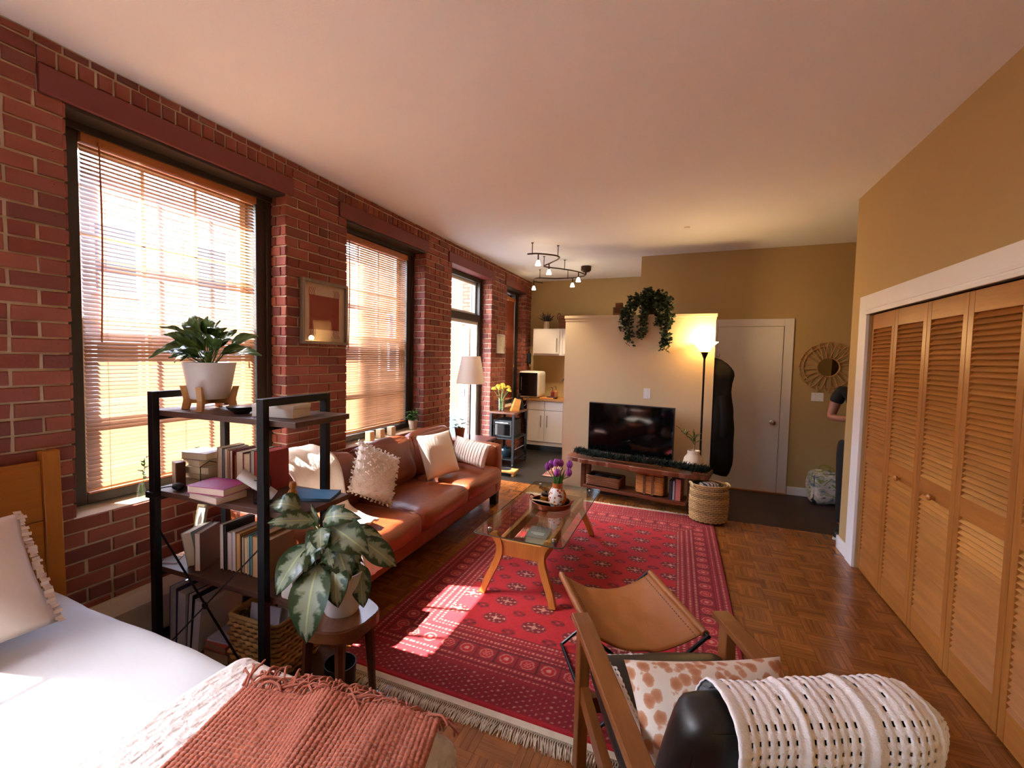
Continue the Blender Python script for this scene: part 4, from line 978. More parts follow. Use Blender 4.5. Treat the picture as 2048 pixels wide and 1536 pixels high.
tag(MB().lathe([(0, 0), (.062, 0), (.072, .2), (.068, .2), (.06, .01), (0, .01)], 24).build('black_bin', plain('black_plastic', '#0c0b0b', .5), None, (1.255, 1.575, .0), smooth=True), 'small black bin on the floor under the stool', 'bin')
# --- planter with spathiphyllum on the top board
PP = thing('potted_peace_lily', 'leafy green plant in a tapered white pot by the window', 'plant', sh(.445, 1.545, Z1+.055))
MB().lathe([(0, 0), (.084, 0), (.088, .006), (.12, .182), (.116, .182), (.112, .17), (0, .165)], 36).build('pot', MATS['white_pot'], PP, smooth=True)
MB().lathe([(0, .17), (.113, .17)], 20).build('soil', MATS['soil'], PP)
MB().box(-.012, -.0885, .012, .004, -.086, .018, Matrix.Rotation(.5, 4, 'Z')).build('red_label', plain('red_sticker', '#b03a3a', .5), PP)
PS = thing('pot_stand', 'light wooden four-legged stand under the white pot', 'plant stand', sh(.445, 1.545, Z1+.001), SHR+.55)
M_BAMB = wood('light_bamboo', '#b07a3c', '#cf9b58', .4, axis=2, scale=.8, rnd=.05)
for k in range(4):
    a = k*PI/2; T = Matrix.Rotation(a, 4, 'Z')
    prof = [(.098, 0), (.128, 0), (.118, .05), (.135, .118), (.112, .118), (.09, .06), (.088, .035)]
    vs = [(x_, -.012, z_) for x_, z_ in prof]+[(x_, .012, z_) for x_, z_ in prof]; n = len(prof)
    MB().add(vs, [tuple(range(n)), tuple(range(2*n-1, n-1, -1))]+[(i, n+i, n+(i+1) % n, (i+1) % n) for i in range(n)], T).build('leg', M_BAMB, PS)
for k in range(2): MB().box(-.09, -.01, .03+.001*k, .09, .01, .053, Matrix.Rotation(k*PI/2, 4, 'Z')).build('crossbar', M_BAMB, PS)
rr = random.Random(11); lm = {}
c0 = Vector((0, 0, .17))
for k in range(58):
    az = rr.uniform(0, 2*PI); el = rr.uniform(.25, 1.4); ln = rr.uniform(.10, .17); w = rr.uniform(.042, .062)
    stl = rr.uniform(.05, .15); d = Vector((math.cos(az)*math.cos(el), math.sin(az)*math.cos(el), math.sin(el)))
    b = c0+d*stl+Vector((0, 0, .01)); e2 = el-rr.uniform(.5, 1.2); d2 = Vector((math.cos(az)*math.cos(e2), math.sin(az)*math.cos(e2), math.sin(e2)))
    t_ = b+d*ln*.5+d2*ln*.5
    if t_.z < .1: t_.z = .1+rr.uniform(0, .03)
    P, uv = leaf_pts(b, t_, (rr.uniform(-.2, .8), rr.uniform(-1, .1), rr.uniform(.4, 1)), w, .02, fold=.18); m = MB(); m.grid(P); m.uv = uv; m.build('leaf', M_SPATH, PP, smooth=True, angle=0)
    if k % 2 == 0: MB().tube([c0+Vector((d.x*.02, d.y*.02, -.01)), b], .0022, 5).build('stalk', M_STEM, PP)
for (tx, tz, ty) in ((.125, .30, -.02), (.14, .24, -.06)): MB().tube(bez([(.0, 0, .17), (tx*.45, ty*.4, tz*.8), (tx, ty, tz)], 6), .002, 5).build('flower_stalk', M_STEM, PP)
# sprigs in jars on the window sill
for i, (y, lb) in enumerate([(1.5, 'tiny glass jar with a green sprig on the left of the sill'), (1.78, 'tiny glass jar with a green sprig right of the other jar')]):
    t = thing('sprig_jar', lb, 'jar', (-.075, y, .792), 0, 'sprig jars on the window sill')
    MB().lathe([(0, 0), (.022, 0), (.024, .05), (.014, .065), (.015, .075), (.012, .075), (.02, .045), (.018, .006), (0, .006)], 16).build('glass', glass('jar_glass', (.9, .95, .92), 1.5), t, smooth=True)
    MB().tube(bez([(0, 0, .01), (.004, .01, .12), (.0, .02, .22)], 5), .0018, 5).build('stem', M_STEM, t)
    for k in range(7):
        a = k*2.3; b = Vector((.002, .012, .1+.018*k)); P, uv = leaf_pts(b, b+Vector((.03*math.cos(a), .03*math.sin(a), .018)), (0, 0, 1), .02, .004, n=4); m = MB(); m.grid(P); m.uv = uv; m.build('leaf', M_SPATH, t, smooth=True, angle=0)
# ================================================================== BED
M_BEDW = wood('honey_bed_wood', '#a05f1f', '#bd7a2f', .32, axis=1, scale=.6, rnd=.03)
M_BEDWV = wood('honey_bed_post', '#9a5b1e', '#b8762d', .32, axis=2, scale=.6, rnd=.03)
BED = thing('bed_frame', 'honey wood bed with a panelled headboard at the brick wall', 'bed', (.06, .16, 0))
for sg in (-1, 1): MB().rbox(-.02, sg*.905-.032, 0, .03, sg*.905+.032, 1.145, .004, Matrix.Rotation(R_(-2), 4, 'Y')).build('post', M_BEDWV, BED)
for k in range(3): MB().rbox(-.008, -.873, .3+.268*k, .016, .873, .566+.268*k, .003, Matrix.Rotation(R_(-2), 4, 'Y')).build('headboard_panel', M_BEDW, BED)
for sg in (-1, 1): MB().rbox(.04, sg*.80-.015, .18, 1.93, sg*.80+.015, .295, .003).build('side_rail', M_BEDW, BED)
MB().rbox(1.9, -.785, .18, 1.93, .785, .295, .003).build('foot_rail', M_BEDW, BED)
for sg in (-1, 1): MB().rbox(1.86, sg*.75-.03, 0, 1.92, sg*.75+.03, .18, .003).build('leg', M_BEDWV, BED)
for k in range(8): MB().box(.15+.23*k, -.784, .275, .22+.23*k, .784, .29).build('slat', M_BEDW, BED)
def wrap(s, a, b, r):
    """position and drop along one axis for a cloth laid over [a,b] with rounded edges"""
    for e, sg in ((a, -1), (b, 1)):
        o = (s-e)*sg
        if o > -r:
            o += r; q = r*PI/2
            if o < q: an = o/r; return e+sg*(-r+r*math.sin(an)), r*(1-math.cos(an))
            return e, r+(o-q)
    return s, 0.0
def drape(x0, x1, y0, y1, ext, top, a, r, st, fn, zmin=.04):
    """cloth sheet with its own extent (x0..y1) over block ext=(X0,X1,Y0,Y1) at height top"""
    nx, ny = max(2, int((x1-x0)/st)), max(2, int((y1-y0)/st)); P = []
    for i in range(nx+1):
        rw = []
        for j in range(ny+1):
            s, t = lerp(x0, x1, i/nx), lerp(y0, y1, j/ny); s2, t2, h = a(s, t) if a else (s, t, 0)
            x, dx = wrap(s2, ext[0], ext[1], r); y, dy = wrap(t2, ext[2], ext[3], r); dz = max(dx, dy)
            n = fn(s, t); k = min(1, dz/.1)
            ox = (n*.8*k if dx > dy and dx > .02 else 0)*(1 if s2 > 1 else -1); oy = (n*.8*k if dy >= dx and dy > .02 else 0)*(1 if t2 > .2 else -1)
            rw.append((x+ox, y+oy, max(zmin, top-dz+n*(1-.7*k)+h)))
        P.append(rw)
    return P
MATT = thing('mattress', 'thick mattress under the white bedding', 'mattress', (1.065, .16, .31))
puff = MB(); puffbox(puff, -.93, -.82, 0, .93, .82, .185, .06, .005, 10); weld(puff.build('block', plain('mattress_ticking', '#d9d4ce', .9), MATT, smooth=True, angle=0))
M_SHEET = plain('white_percale', '#bfc4cc', .85, var=.02, bump=.05, bs=30, Sheen_Weight=.15)
f1 = lambda s, t: .014*nz(s*1.6, t*1.9, .3)+.017*nz(s*3.2+t*2, t*5.5-s*2.2, 2.2)*(.5+.5*nz(s*1.1, t*1.3, 5))+.004*nz(s*11, t*11, 1.5)
EXT = (.0, 2.06, -.72, 1.045)
o = MB().grid(drape(.1, 2.1, -1.0, 1.32, EXT, .555, None, .075, .022, f1)).build('duvet', M_SHEET, smooth=True, angle=0, solid=.03, off=-1)
tag(o, 'smooth white duvet spread over the bed', 'bedding')
def m_quilt():
    t = NT('crinkled_quilt'); co = t.coord(); v = t.n('TexVoronoi', {'Vector': t.n('Mapping', {'Vector': co, 'Scale': (1, .55, 1)}).outputs[0], 'Scale': 62.0}, feature='SMOOTH_F1').outputs['Distance']
    n = t.n('TexNoise', {'Vector': co, 'Scale': 90.0, 'Detail': 2.0}).outputs[0]; h = t.math('ADD', v, t.math('MULTIPLY', n, .4))
    return t.done(t.mix(v, '#e0d9d8', '#cfc7c6'), .9, 0, t.bump(h, .9, .012))
f2 = lambda s, t: .5*f1(s, t)+.006*nz(s*4, t*4, 7)+.0025*nz(s*40, t*40, 1)
EXQ = (.0, 2.10, -.76, 1.075)
def qa(s, t): return s+.10*(1.05-t)*-.18, t, .0
o = MB().grid(drape(1.33, 2.46, -1.05, 1.38, EXQ, .586, qa, .085, .016, f2)).build('quilt', m_quilt(), smooth=True, angle=0, solid=.012, off=0)
tag(o, 'crinkled white quilt across the foot of the bed', 'quilt')
# terracotta throw with waffle weave and fringe
M_TERRA = plain('terracotta_yarn', '#a55c46', .95, var=.15, vs=40, bump=.3, bs=300, Sheen_Weight=.2)
def ta(s, t):
    an = R_(14); cx_, cy_ = 1.75, 1.02; dx, dy = s, t
    x = cx_+dx*math.cos(an)-dy*math.sin(an); y = cy_+dx*math.sin(an)+dy*math.cos(an); return x, y, 0
def fold(s, t): return .016*max(0, math.sin(s*9+1.2+t*2.5))**2+.028*math.exp(-((s+.03+t*.12)/.045)**2)*(1-.3*abs(t))+.014*math.exp(-((s-.2-t*.2)/.05)**2)
fw_ = lambda s, t: f2(1.75+s, 1.0+t)+fold(s, t)+.006*abs(math.sin(s*PI/.0135))**.7*abs(math.sin(t*PI/.0135))**.7
EXT2 = (.0, 2.125, -.78, 1.12)
P = drape(-.30, .31, -1.15, -.035, EXT2, .601, ta, .095, .0034, fw_)
THR = thing('throw_blanket', 'terracotta waffle-knit throw with a tangled fringe on the bed', 'throw', (0, 0, 0))
MB().grid(P).build('weave', M_TERRA, THR, smooth=True, angle=0, solid=.006, off=1)
fr = MB(); rr = random.Random(9)
for k in range(120):
    i = int(k/119*(len(P)-1)); e = Vector(P[i][-1]); d = rr.uniform(-1.0, .9); ln = rr.uniform(.07, .12); dirn = Vector((math.sin(d+.1), math.cos(d), 0))
    pts = [e-Vector((0, 0, -.004))]; p = e.copy()
    for q in range(1, 6):
        dirn = (dirn+Vector((rr.uniform(-.5, .5), rr.uniform(-.4, .3), 0))).normalized(); p = p+dirn*(ln/5)
        x, dx = wrap(p.x, 0, 2.14, .1); y, dy = wrap(p.y, -.8, 1.10, .1); dz = max(dx, dy)
        pts.append(Vector((x, y, .612-dz+.02*math.sin(q*.62)*rr.uniform(.2, 1.2))))
    fr.tube(bez(pts, 2), .0034, 5)
stuff(fr.build('fringe', M_TERRA, THR, smooth=True, angle=0))
# pillows against the headboard
M_PILL = plain('pinkish_linen', '#d2c0b4', .9, var=.04, bump=.15, bs=60)
for i, (px_, py_, pz_, w, h, t, lean, lb, m) in enumerate([(.19, .44, .83, .82, .50, .15, 72, 'white pillow propped upright against the headboard', M_SHEET), (.41, .47, .775, .80, .46, .17, 52, 'pinkish linen pillow with a frayed edge, lower on the bed', M_PILL)]):
    M4 = Matrix.Translation((px_, py_, pz_)) @ Matrix.Rotation(PI/2, 4, 'Z') @ Matrix.Rotation(R_(lean), 4, 'X')
    root = thing('pillow', lb, 'pillow', M4.to_translation(), M4.to_euler(), 'bed pillows'); weld(pillow(w, h, t, 26, seed=i+3, wr=.016, pinch=.05).build('case', m, root, smooth=True, angle=0))
    if i == 1:
        f = MB(); r2 = random.Random(2)
        for k in range(40):
            y = lerp(-h/2, h/2, k/39); f.cbox((w/2*.985+r2.uniform(0, .008), y, r2.uniform(-.006, .006)), (r2.uniform(.02, .035), .013, .0016), (r2.uniform(-.6, .6), r2.uniform(-.3, .3), 0))
        stuff(f.build('frayed_edge', m, root))
# ================================================================== OTTOMAN
M_TAN = m_leather('tan_suede', '#7c4311', '#9a5a1a', .5)
M_TUBE = plain('black_tube_steel', '#1a1b20', .35, .7)
OT = thing('sling_ottoman', 'tan leather sling ottoman on crossed black legs', 'ottoman', (2.42, 2.26, .0155), R_(-62))
# local X runs along the rails, local Y across
hx, hy, zt = .27, .245, .415
P = []; nU, nV = 22, 24
for i in range(nU+1):
    u = lerp(-hx, hx, i/nU); rw = []
    for j in range(nV+1):
        v = j/nV*2-1; z = zt-.085*(1-v*v)-.012*nz(u*9, v*3, 2)*(1-abs(v))-.01*(1-(u/hx)**2)*(1-v*v); rw.append((u*(1-.03*(1-v*v)), v*hy, z))
    P.append(rw)
MB().grid(P).build('sling_seat', M_TAN, OT, smooth=True, angle=0, solid=.006, off=0)
for sg in (-1, 1):
    MB().tube([(-hx-.006, sg*(hy+.004), zt-.004), (hx+.006, sg*(hy+.004), zt-.004)], .0165, 12).build('rolled_edge', M_TAN, OT, smooth=True)
    MB().tube([(-hx-.03, sg*(hy+.004), zt-.004), (hx+.03, sg*(hy+.004), zt-.004)], .009, 10).build('rail', M_TUBE, OT, smooth=True)
    for s2 in (-1, 1):
        MB().tube([(sg*(hx+.022), s2*(hy+.004), zt-.004), (sg*(hx+.022), -s2*(hy-.01), .008)], .0085, 8).build('leg', M_TUBE, OT, smooth=True)
    MB().tube([(-hx-.022, sg*(hy-.01), .009), (hx+.022, sg*(hy-.01), .009)], .0085, 8).build('foot_bar', M_TUBE, OT, smooth=True)
    MB().tube([(sg*(hx+.022), -.05, .17), (sg*(hx+.022), .05, .17)], .004, 6).build('spreader', M_TUBE, OT)
stt = MB()
for v in (-.86, .86):
    for k in range(26): u = lerp(-hx+.01, hx-.01, k/25); stt.box(u-.004, v*hy-.001, zt-.085*(1-v*v)+.002, u+.004, v*hy+.001, zt-.085*(1-v*v)+.006)
stuff(stt.build('stitching', plain('dark_thread', '#5a3010', .8), OT))
# ================================================================== ARMCHAIR
M_TEAK = wood('teak_arm', '#6e3d18', '#935a28', .35, axis=1, scale=.8, rnd=.05)
M_TEAKV = wood('teak_leg', '#6e3d18', '#935a28', .35, axis=2, scale=.8, rnd=.05)
M_BLK = plain('black_leatherette', '#16120f', .4, var=.2, vs=8, bump=.12, bs=200)
AC = thing('lounge_armchair', 'black leather armchair with flat teak arms in the foreground', 'armchair', (2.725, 1.535, .0), R_(27))
AW = .283
for sg in (-1, 1):
    prof = [(-.46, .545), (-.40, .548), (.30, .612), (.375, .612), (.375, .585), (.30, .584), (-.40, .52), (-.46, .518)]
    T = Matrix(((0, 0, 1, sg*AW-.034), (1, 0, 0, 0), (0, 1, 0, 0), (0, 0, 0, 1)))
    MB().prism(prof, 0, .068, T).build('armrest', M_TEAK, AC, bevel=.006)
    MB().rbox(sg*AW-.02, .29, .0165, sg*AW+.02, .345, .59, .004).build('front_leg', M_TEAKV, AC)
    MB().beam((sg*AW, -.33, .53), (sg*AW, -.44, 0.006), .038, .05).build('rear_leg', M_TEAKV, AC)
    MB().beam((sg*(AW-.003), .31, .345), (sg*(AW-.003), -.40, .20), .03, .062).build('side_rail', M_TEAK, AC)
for y, z in ((.30, .30), (-.33, .19)): MB().rbox(-AW+.012, y-.015, z-.03, AW-.012, y+.015, z+.03, .003).build('cross_rail', wood('teak_cross', '#6e3d18', '#935a28', .35, axis=0, scale=.8, rnd=.05), AC)
def ac(name, T, *b, r=.04, puff=.015): mb = MB(); puffbox(mb, *b, r, puff, 12, .002, 1, T); return weld(mb.build(name, M_BLK, AC, smooth=True, angle=0))
TS = Matrix.Translation((0, .02, .345)) @ Matrix.Rotation(R_(8), 4, 'X'); ac('seat_cushion', TS, -.255, -.30, 0, .255, .32, .105)
TB = Matrix.Translation((0, -.24, .37)) @ Matrix.Rotation(R_(17), 4, 'X'); ac('back_cushion', TB, -.265, -.075, .02, .265, .045, .50, r=.045, puff=.02)
for y in (-.08, .14): MB().tube([(-.25, 0, .1065), (.25, 0, .1065)], .0022, 5).build('seat_piping', M_BLK, AC, None) if False else None
ACM = Matrix.Translation((2.725, 1.535, 0)) @ Matrix.Rotation(R_(27), 4, 'Z')
# floral pillow in the armchair
def m_floral():
    t = NT('floral_linen'); co = t.coord(); v = t.n('TexVoronoi', {'Vector': co, 'Scale': 27.0, 'Randomness': .8}); n = t.n('TexNoise', {'Vector': co, 'Scale': 60.0, 'Detail': 2.0}).outputs[0]
    d = t.math('ADD', v.outputs['Distance'], t.math('MULTIPLY', t.math('SUBTRACT', n, .5), .35))
    return t.done(t.ramp(d, [(0, '#a5673f'), (.36, '#b9805e'), (.5, '#c79a7d'), (.55, '#ddd0c0'), (1, '#ddd0c0')]), .9)
M4 = ACM @ Matrix.Translation((.0, -.10, .565)) @ Matrix.Rotation(R_(52), 4, 'X')
FP = thing('floral_pillow', 'cream pillow with terracotta blossom print in the armchair', 'pillow', M4.to_translation(), M4.to_euler())
weld(pillow(.50, .30, .15, 22, seed=8, wr=.008).build('cover', m_floral(), FP, smooth=True, angle=0))
# white crochet throw: openwork mesh, real holes
M_CRO = plain('white_crochet', '#f1eeee', .95, var=.05, bump=.5, bs=220)
def crochet(name, path, w0, w1, off, parent, amp=.007, seed=0, st=.005):
    C = bez(path, 24); L = [0]
    for a, b in zip(C[:-1], C[1:]): L.append(L[-1]+(b-a).length)
    n = int(L[-1]/st); P = []; m = int((w1-w0)/st)
    for i in range(n+1):
        d = i/n*L[-1]; k = max(q for q in range(len(L)) if L[q] <= d+1e-9); k = min(k, len(C)-2); c = C[k].lerp(C[k+1], (d-L[k])/max(1e-9, L[k+1]-L[k]))
        tn = (C[k+1]-C[k]).normalized(); nr = tn.cross(Vector((1, 0, 0))).normalized(); rw = []
        for j in range(m+1):
            x = lerp(w0, w1, j/m); g = off(x, d, L[-1])
            fo = amp*max(0, math.sin(x*34+seed+d*1.5))**2*min(1, d/.25)+.006*nz(x*7+seed, d*7, 2)+.0013*math.cos(2*PI*j/4.0)+.001*math.cos(2*PI*i/5.0)+.006*math.exp(-((j % 30)-1.5)**2/2.5)
            rw.append(c+Vector((x+g[0], 0, 0))+nr*(.006+fo+g[1]))
        P.append(rw)
    vs = [p for r_ in P for p in r_]; fs = []; b = m+1
    for i in range(n):
        for j in range(m):
            band = (j % 30); hole = (i % 5 in (1, 2) and j % 4 == 2 and 3 < band < 28 and ((i//5) % 8 < 5 or (i//5+j//4) % 3 == 0))
            if not hole: fs.append((i*b+j, (i+1)*b+j, (i+1)*b+j+1, i*b+j+1))
    mb = MB(); mb.add(vs, fs); o = mb.build(name, M_CRO, parent, smooth=True, angle=0, solid=.003, off=0); return o
CT_ = thing('crochet_throw', 'white openwork crochet throw hung over the armchair back', 'throw', ACM.to_translation(), ACM.to_euler())
q = lambda y, z: tuple(TB @ Vector((0, y, z)))
crochet('back_drape', [q(.058, .40), q(.056, .455), q(.035, .502), q(-.015, .518), q(-.06, .505), q(-.088, .465), q(-.1, .39), q(-.106, .25), q(-.11, .05), q(-.125, -.12)], -.185, .33, lambda x, d, L: ((.05*max(0, d-.15)*(x > .1)*2*x/.33), -.055*max(0, (x-.235)/.1)**1.5 if x > .235 else 0), CT_, seed=.6)
crochet('seat_drape', [(0, .31, .475), (0, .2, .468), (0, .05, .455), (0, -.06, .452), (0, -.13, .458)], -.262, -.05, lambda x, d, L: (.0+.04*d*(x > -.15), .0), CT_, amp=.026, seed=2.2)
# ================================================================== TELEVISION CORNER
M_LIVE = wood('live_edge_walnut', '#4a2413', '#7a4023', .35, axis=0, scale=.6, rnd=.04)
TVR = R_(-10)
TS_ = thing('media_console', 'low live-edge walnut console with a lower shelf', 'console', (2.165, 5.26, 0.001), TVR)
def live(hx_, y0, y1):
    n = 46; fr = [(lerp(-hx_, hx_, i/n), y0+.022*nz(i*.33, 2.2)+.012*nz(i*.9, 5)+(.09*(abs(i/n*2-1)**8))) for i in range(n+1)]
    return fr+[(hx_, y1), (-hx_, y1)]
MB().prism(live(.765, -.21, .2), .405, .455).build('top_slab', M_LIVE, TS_, bevel=.006)
MB().rbox(-.56, -.10, .095, .56, .18, .13, .003).build('lower_shelf', M_LIVE, TS_)
for sx in (-1, 1):
    for y in (-.02, .15): MB().rbox(sx*.585-.025, y-.025, 0, sx*.585+.025, y+.025, .405, .004).build('leg', M_WALNUT, TS_)
    MB().box(sx*.585-.012, -.035, .33, sx*.585+.012, .125, .40).build('side_rail', M_WALNUT, TS_)
TM = Matrix.Translation((2.165, 5.26, 0)) @ Matrix.Rotation(TVR, 4, 'Z')
def tv(x, y, z): p = TM @ Vector((x, y, z)); return (p.x, p.y, p.z)
t = thing('television', 'black flat television standing on the console', 'television', tv(-.085, .045, .456), TVR)
MB().rbox(-.475, -.018, .065, .475, .03, .635, .004).build('casing', plain('black_tv_plastic', '#0b0b0d', .35), t)
MB().box(-.467, -.0195, .078, .467, -.0182, .627).build('screen', plain('tv_screen', '#050506', .06, var=0), t)
MB().box(-.03, -.0205, .068, .03, -.018, .073).build('logo', plain('silver_logo', '#8a8a8c', .3, .8), t)
for sx in (-1, 1): MB().beam((sx*.36, 0, .066), (sx*.39, -.10, .004), .018, .008).beam((sx*.36, 0, .066), (sx*.38, .09, .004), .018, .008).build('foot', MATS['black_tv_plastic'], t)
# pine garland
M_PINEN = plain('pine_needles', '#16261a', .7, var=.5, vs=30)
GA = thing('pine_garland', 'dark green pine garland along the console front', 'garland', tv(0, 0, .456), TVR)
spine = bez([(-.66, -.07, .035), (-.45, -.12, .03), (-.15, -.13, .03), (.15, -.12, .035), (.42, -.13, .035), (.62, -.15, .03), (.74, -.13, .03)], 8)
MB().tube(spine, .006, 6).build('stem', plain('bark', '#3a2417', .9), GA, smooth=True)
f = MB(); rr = random.Random(21)
for i, p in enumerate(spine*3):
    for k in range(30):
        a = rr.uniform(0, 2*PI); e = rr.uniform(-.2, 1.2); d = Vector((math.cos(a)*math.cos(e), math.sin(a)*math.cos(e)*.8, math.sin(e))); l = rr.uniform(.04, .085); q = p+Vector((rr.uniform(-.03, .03), rr.uniform(-.035, .03), rr.uniform(0, .03)))
        tip = q+d*l; tip.z = max(.004, tip.z); sd_ = d.cross(Vector((.3, .2, 1))).normalized()*.005
        f.add([q-sd_*.5, q+sd_*.5, (q+tip)/2+sd_, tip, (q+tip)/2-sd_], [(0, 1, 2, 3, 4)])
stuff(f.build('needles', M_PINEN, GA))
# vase with olive twig on the console
v = thing('stoneware_vase', 'cream stoneware vase with a thin leafy twig beside the television', 'vase', tv(.585, .09, .4575))
MB().lathe([(0, 0), (.088, 0), (.1, .02), (.103, .07), (.09, .12), (.066, .15), (.06, .165), (.062, .195), (.058, .197), (.052, .165), (0, .15)], 32).build('body', plain('cream_stoneware', '#cdb9a2', .7, var=.05, bump=.1), v, smooth=True)
MB().tube(bez([(0, 0, .15), (.01, 0, .3), (-.01, .01, .42)], 6), .003, 6).tube(bez([(.004, 0, .26), (-.06, -.02, .34), (-.13, -.03, .40)], 6), .002, 5).build('twig', plain('bark', '#3a2417'), v)
for i in range(13):
    s = i/12; b = Vector((.0-.0*s, 0, .26+.16*s)) if i < 7 else Vector((-.02-.10*(i-7)/5, -.02, .29+.1*(i-7)/5)); a = i*2.4
    P, uv = leaf_pts(b, b+Vector((.075*math.cos(a), .03*math.sin(a), .06)), (0, 0, 1), .02, .006, n=5); m = MB(); m.grid(P); m.uv = uv; m.build('leaf', M_SPATH, v, smooth=True, angle=0)
# things on the lower shelf
M_RATT = wood('brown_rattan', '#5a2f16', '#8a5228', .7, axis=0, scale=4, rnd=.3)
b1 = thing('rattan_tray_basket', 'low brown rattan basket on the left of the console shelf', 'basket', tv(-.335, .045, .133), TVR)
MB().box(-.19, -.11, 0, .19, .11, .006).box(-.19, -.11, 0, -.184, .11, .1).box(.184, -.11, 0, .19, .11, .1).box(-.19, -.11, 0, .19, -.104, .1).box(-.19, .104, 0, .19, .11, .1).build('lining', plain('dark_lining', '#2a180d', .9), b1)
wicker(b1, rect_ring(.195, .115), .008, .105, 9, .006, 64, M_RATT, amp=.004); wicker(b1, rect_ring(.195, .115), .112, .113, 1, .008, 40, M_RATT, 'rim', amp=0)
for i, (x, y, c, lb) in enumerate([(-.08, 0, '#1b1b1d', 'black cable bundle in the low rattan basket'), (.09, -.02, '#2e3a2c', 'dark green cloth in the low rattan basket')]):
    pu = MB(); puffbox(pu, -.06, -.05, 0, .06, .05, .10, .03, .003, 7, .006, i); tag(weld(pu.build('basket_filling', plain('fill%d' % i, c, .7), None, tv(-.335+x, .045+y, .142), (0, 0, TVR), smooth=True, angle=0)), lb, 'clutter')
b2 = thing('split_wood_basket', 'honey split-wood lidded basket in the middle of the console shelf', 'basket', tv(.18, .045, .133), TVR)
M_SPLIT = wood('split_wood', '#a5672a', '#c98a44', .5, axis=0, scale=2, rnd=.15)
MB().rbox(-.145, -.1, .002, .145, .1, .215, .02).build('body', M_SPLIT, b2); MB().rbox(-.15, -.105, .217, .15, .105, .255, .012).build('lid', M_SPLIT, b2)
wicker(b2, rect_ring(.147, .102, .025), .012, .212, 13, .0075, 30, M_SPLIT, amp=.002)
for x in (-.05, .035): MB().box(x-.013, -.112, .003, x+.013, -.108, .225).build('strap', M_RATT, b2)
for i, (x, t_, h, c, lb) in enumerate([(.40, .03, .2, '#26222a', 'black album on the console shelf beside the pink one'), (.432, .022, .2, '#8d8a92', 'grey mottled album between the black and pink ones'), (.475, .05, .225, '#b8685c', 'tall salmon pink box file on the console shelf')]):
    book(lb, (t_, .2, h), tv(x, .03, .1325), (0, 0, TVR+PI), c, '#9a8a80', group='albums on the console shelf', name='album')
# floor lamp
LX, LY = 2.826, 5.45
L = thing('torchiere_lamp', 'lit floor lamp with an upward glass bowl', 'floor lamp', (LX, LY, .002))
M_BRONZE = plain('dark_bronze_metal', '#241811', .35, .7)
MB().lathe([(0, 0), (.115, 0), (.12, .008), (.105, .018), (.02, .03), (0, .03)], 32).build('base', M_BRONZE, L, smooth=True)
MB().tube([(0, 0, .02), (0, 0, 1.64)], .0105, 12).build('pole', M_BRONZE, L, smooth=True)
MB().lathe([(.011, 1.62), (.014, 1.63), (.038, 1.69), (.042, 1.695), (0, 1.695)], 24).tube([(-.02, -.02, 1.685), (-.05, -.05, 1.683)], .003, 6).build('socket', M_BRONZE, L, smooth=True)
def m_bowl():
    t = NT('frosted_lamp_bowl'); d = t.n('BsdfTranslucent', {'Color': lin('#fff0d0')}).outputs[0]; e = t.n('Emission', {'Color': lin('#ffcf80'), 'Strength': 1.5}).outputs[0]
    t.t.links.new(t.n('AddShader', {0: d, 1: e}).outputs[0], t.out.inputs[0]); return t.m
MB().lathe([(.04, 1.695), (.07, 1.74), (.1, 1.775), (.132, 1.802), (.128, 1.804), (.096, 1.779), (.066, 1.745), (.036, 1.7)], 36).build('glass_bowl', m_bowl(), L, smooth=True)
MB().lathe([(0, 1.70), (.02, 1.71), (.03, 1.735), (.026, 1.76), (0, 1.772)], 16).build('bulb', emit('bulb_glow', '#ffd089', 6.0), L, smooth=True)
pl = bpy.data.lights.new('torchiere_glow', 'POINT'); pl.energy = 6; pl.color = (1, .66, .3); pl.shadow_soft_size = .04
po = bpy.data.objects.new('torchiere_glow', pl); col.objects.link(po); po.location = (LX, LY, 1.84)
# laundry basket
LB = thing('laundry_basket', 'tall woven seagrass basket with rope handles right of the console', 'basket', (2.905, 4.985, .0155), .3)
def ell(a): th = 2*PI*a; return .165*math.cos(th), .14*math.sin(th), math.cos(th), math.sin(th)
MB().lathe([(0, 0), (.155, 0), (.16, .01), (.158, .36), (.15, .36), (.15, .02), (0, .02)], 32, sy=.85).build('lining', plain('basket_lining', '#5c4526'), LB)
M_SEA2 = wood('pale_seagrass', '#9a7647', '#c4a06b', .8, axis=0, scale=4, rnd=.3)
wicker(LB, ell, .01, .355, 19, .0095, 44, M_SEA2, lean=lambda s: .97+.05*math.sin(PI*s), amp=.009); wicker(LB, ell, .364, .365, 1, .01, 40, M_SEA2, 'rim', amp=0)
for sg in (-1, 1): MB().tube(bez([(sg*.165, -.055, .35), (sg*.172, -.05, .365), (sg*.175, 0, .376), (sg*.172, .05, .365), (sg*.165, .055, .35)], 5), .009, 8).build('handle', plain('pale_rope', '#c9b48e', .9), LB, smooth=True)
pu = MB(); puffbox(pu, -.1, -.075, 0, .1, .075, .13, .05, .008, 9, .012, 3)
t_ = NT('grey_patterned_blanket'); wv = t_.n('TexWave', {'Vector': t_.coord(), 'Scale': 9.0, 'Distortion': 6.0}).outputs[1]
tag(weld(pu.build('patterned_blanket', t_.done(t_.ramp(wv, [(.0, '#18181a'), (.22, '#2a2a2c'), (.3, '#a59c92'), (1, '#b5aca2')]), .9), None, (2.905, 4.985, .26), (0, 0, .5), smooth=True, angle=0)), 'grey blanket with black lines stuffed in the tall basket', 'blanket')
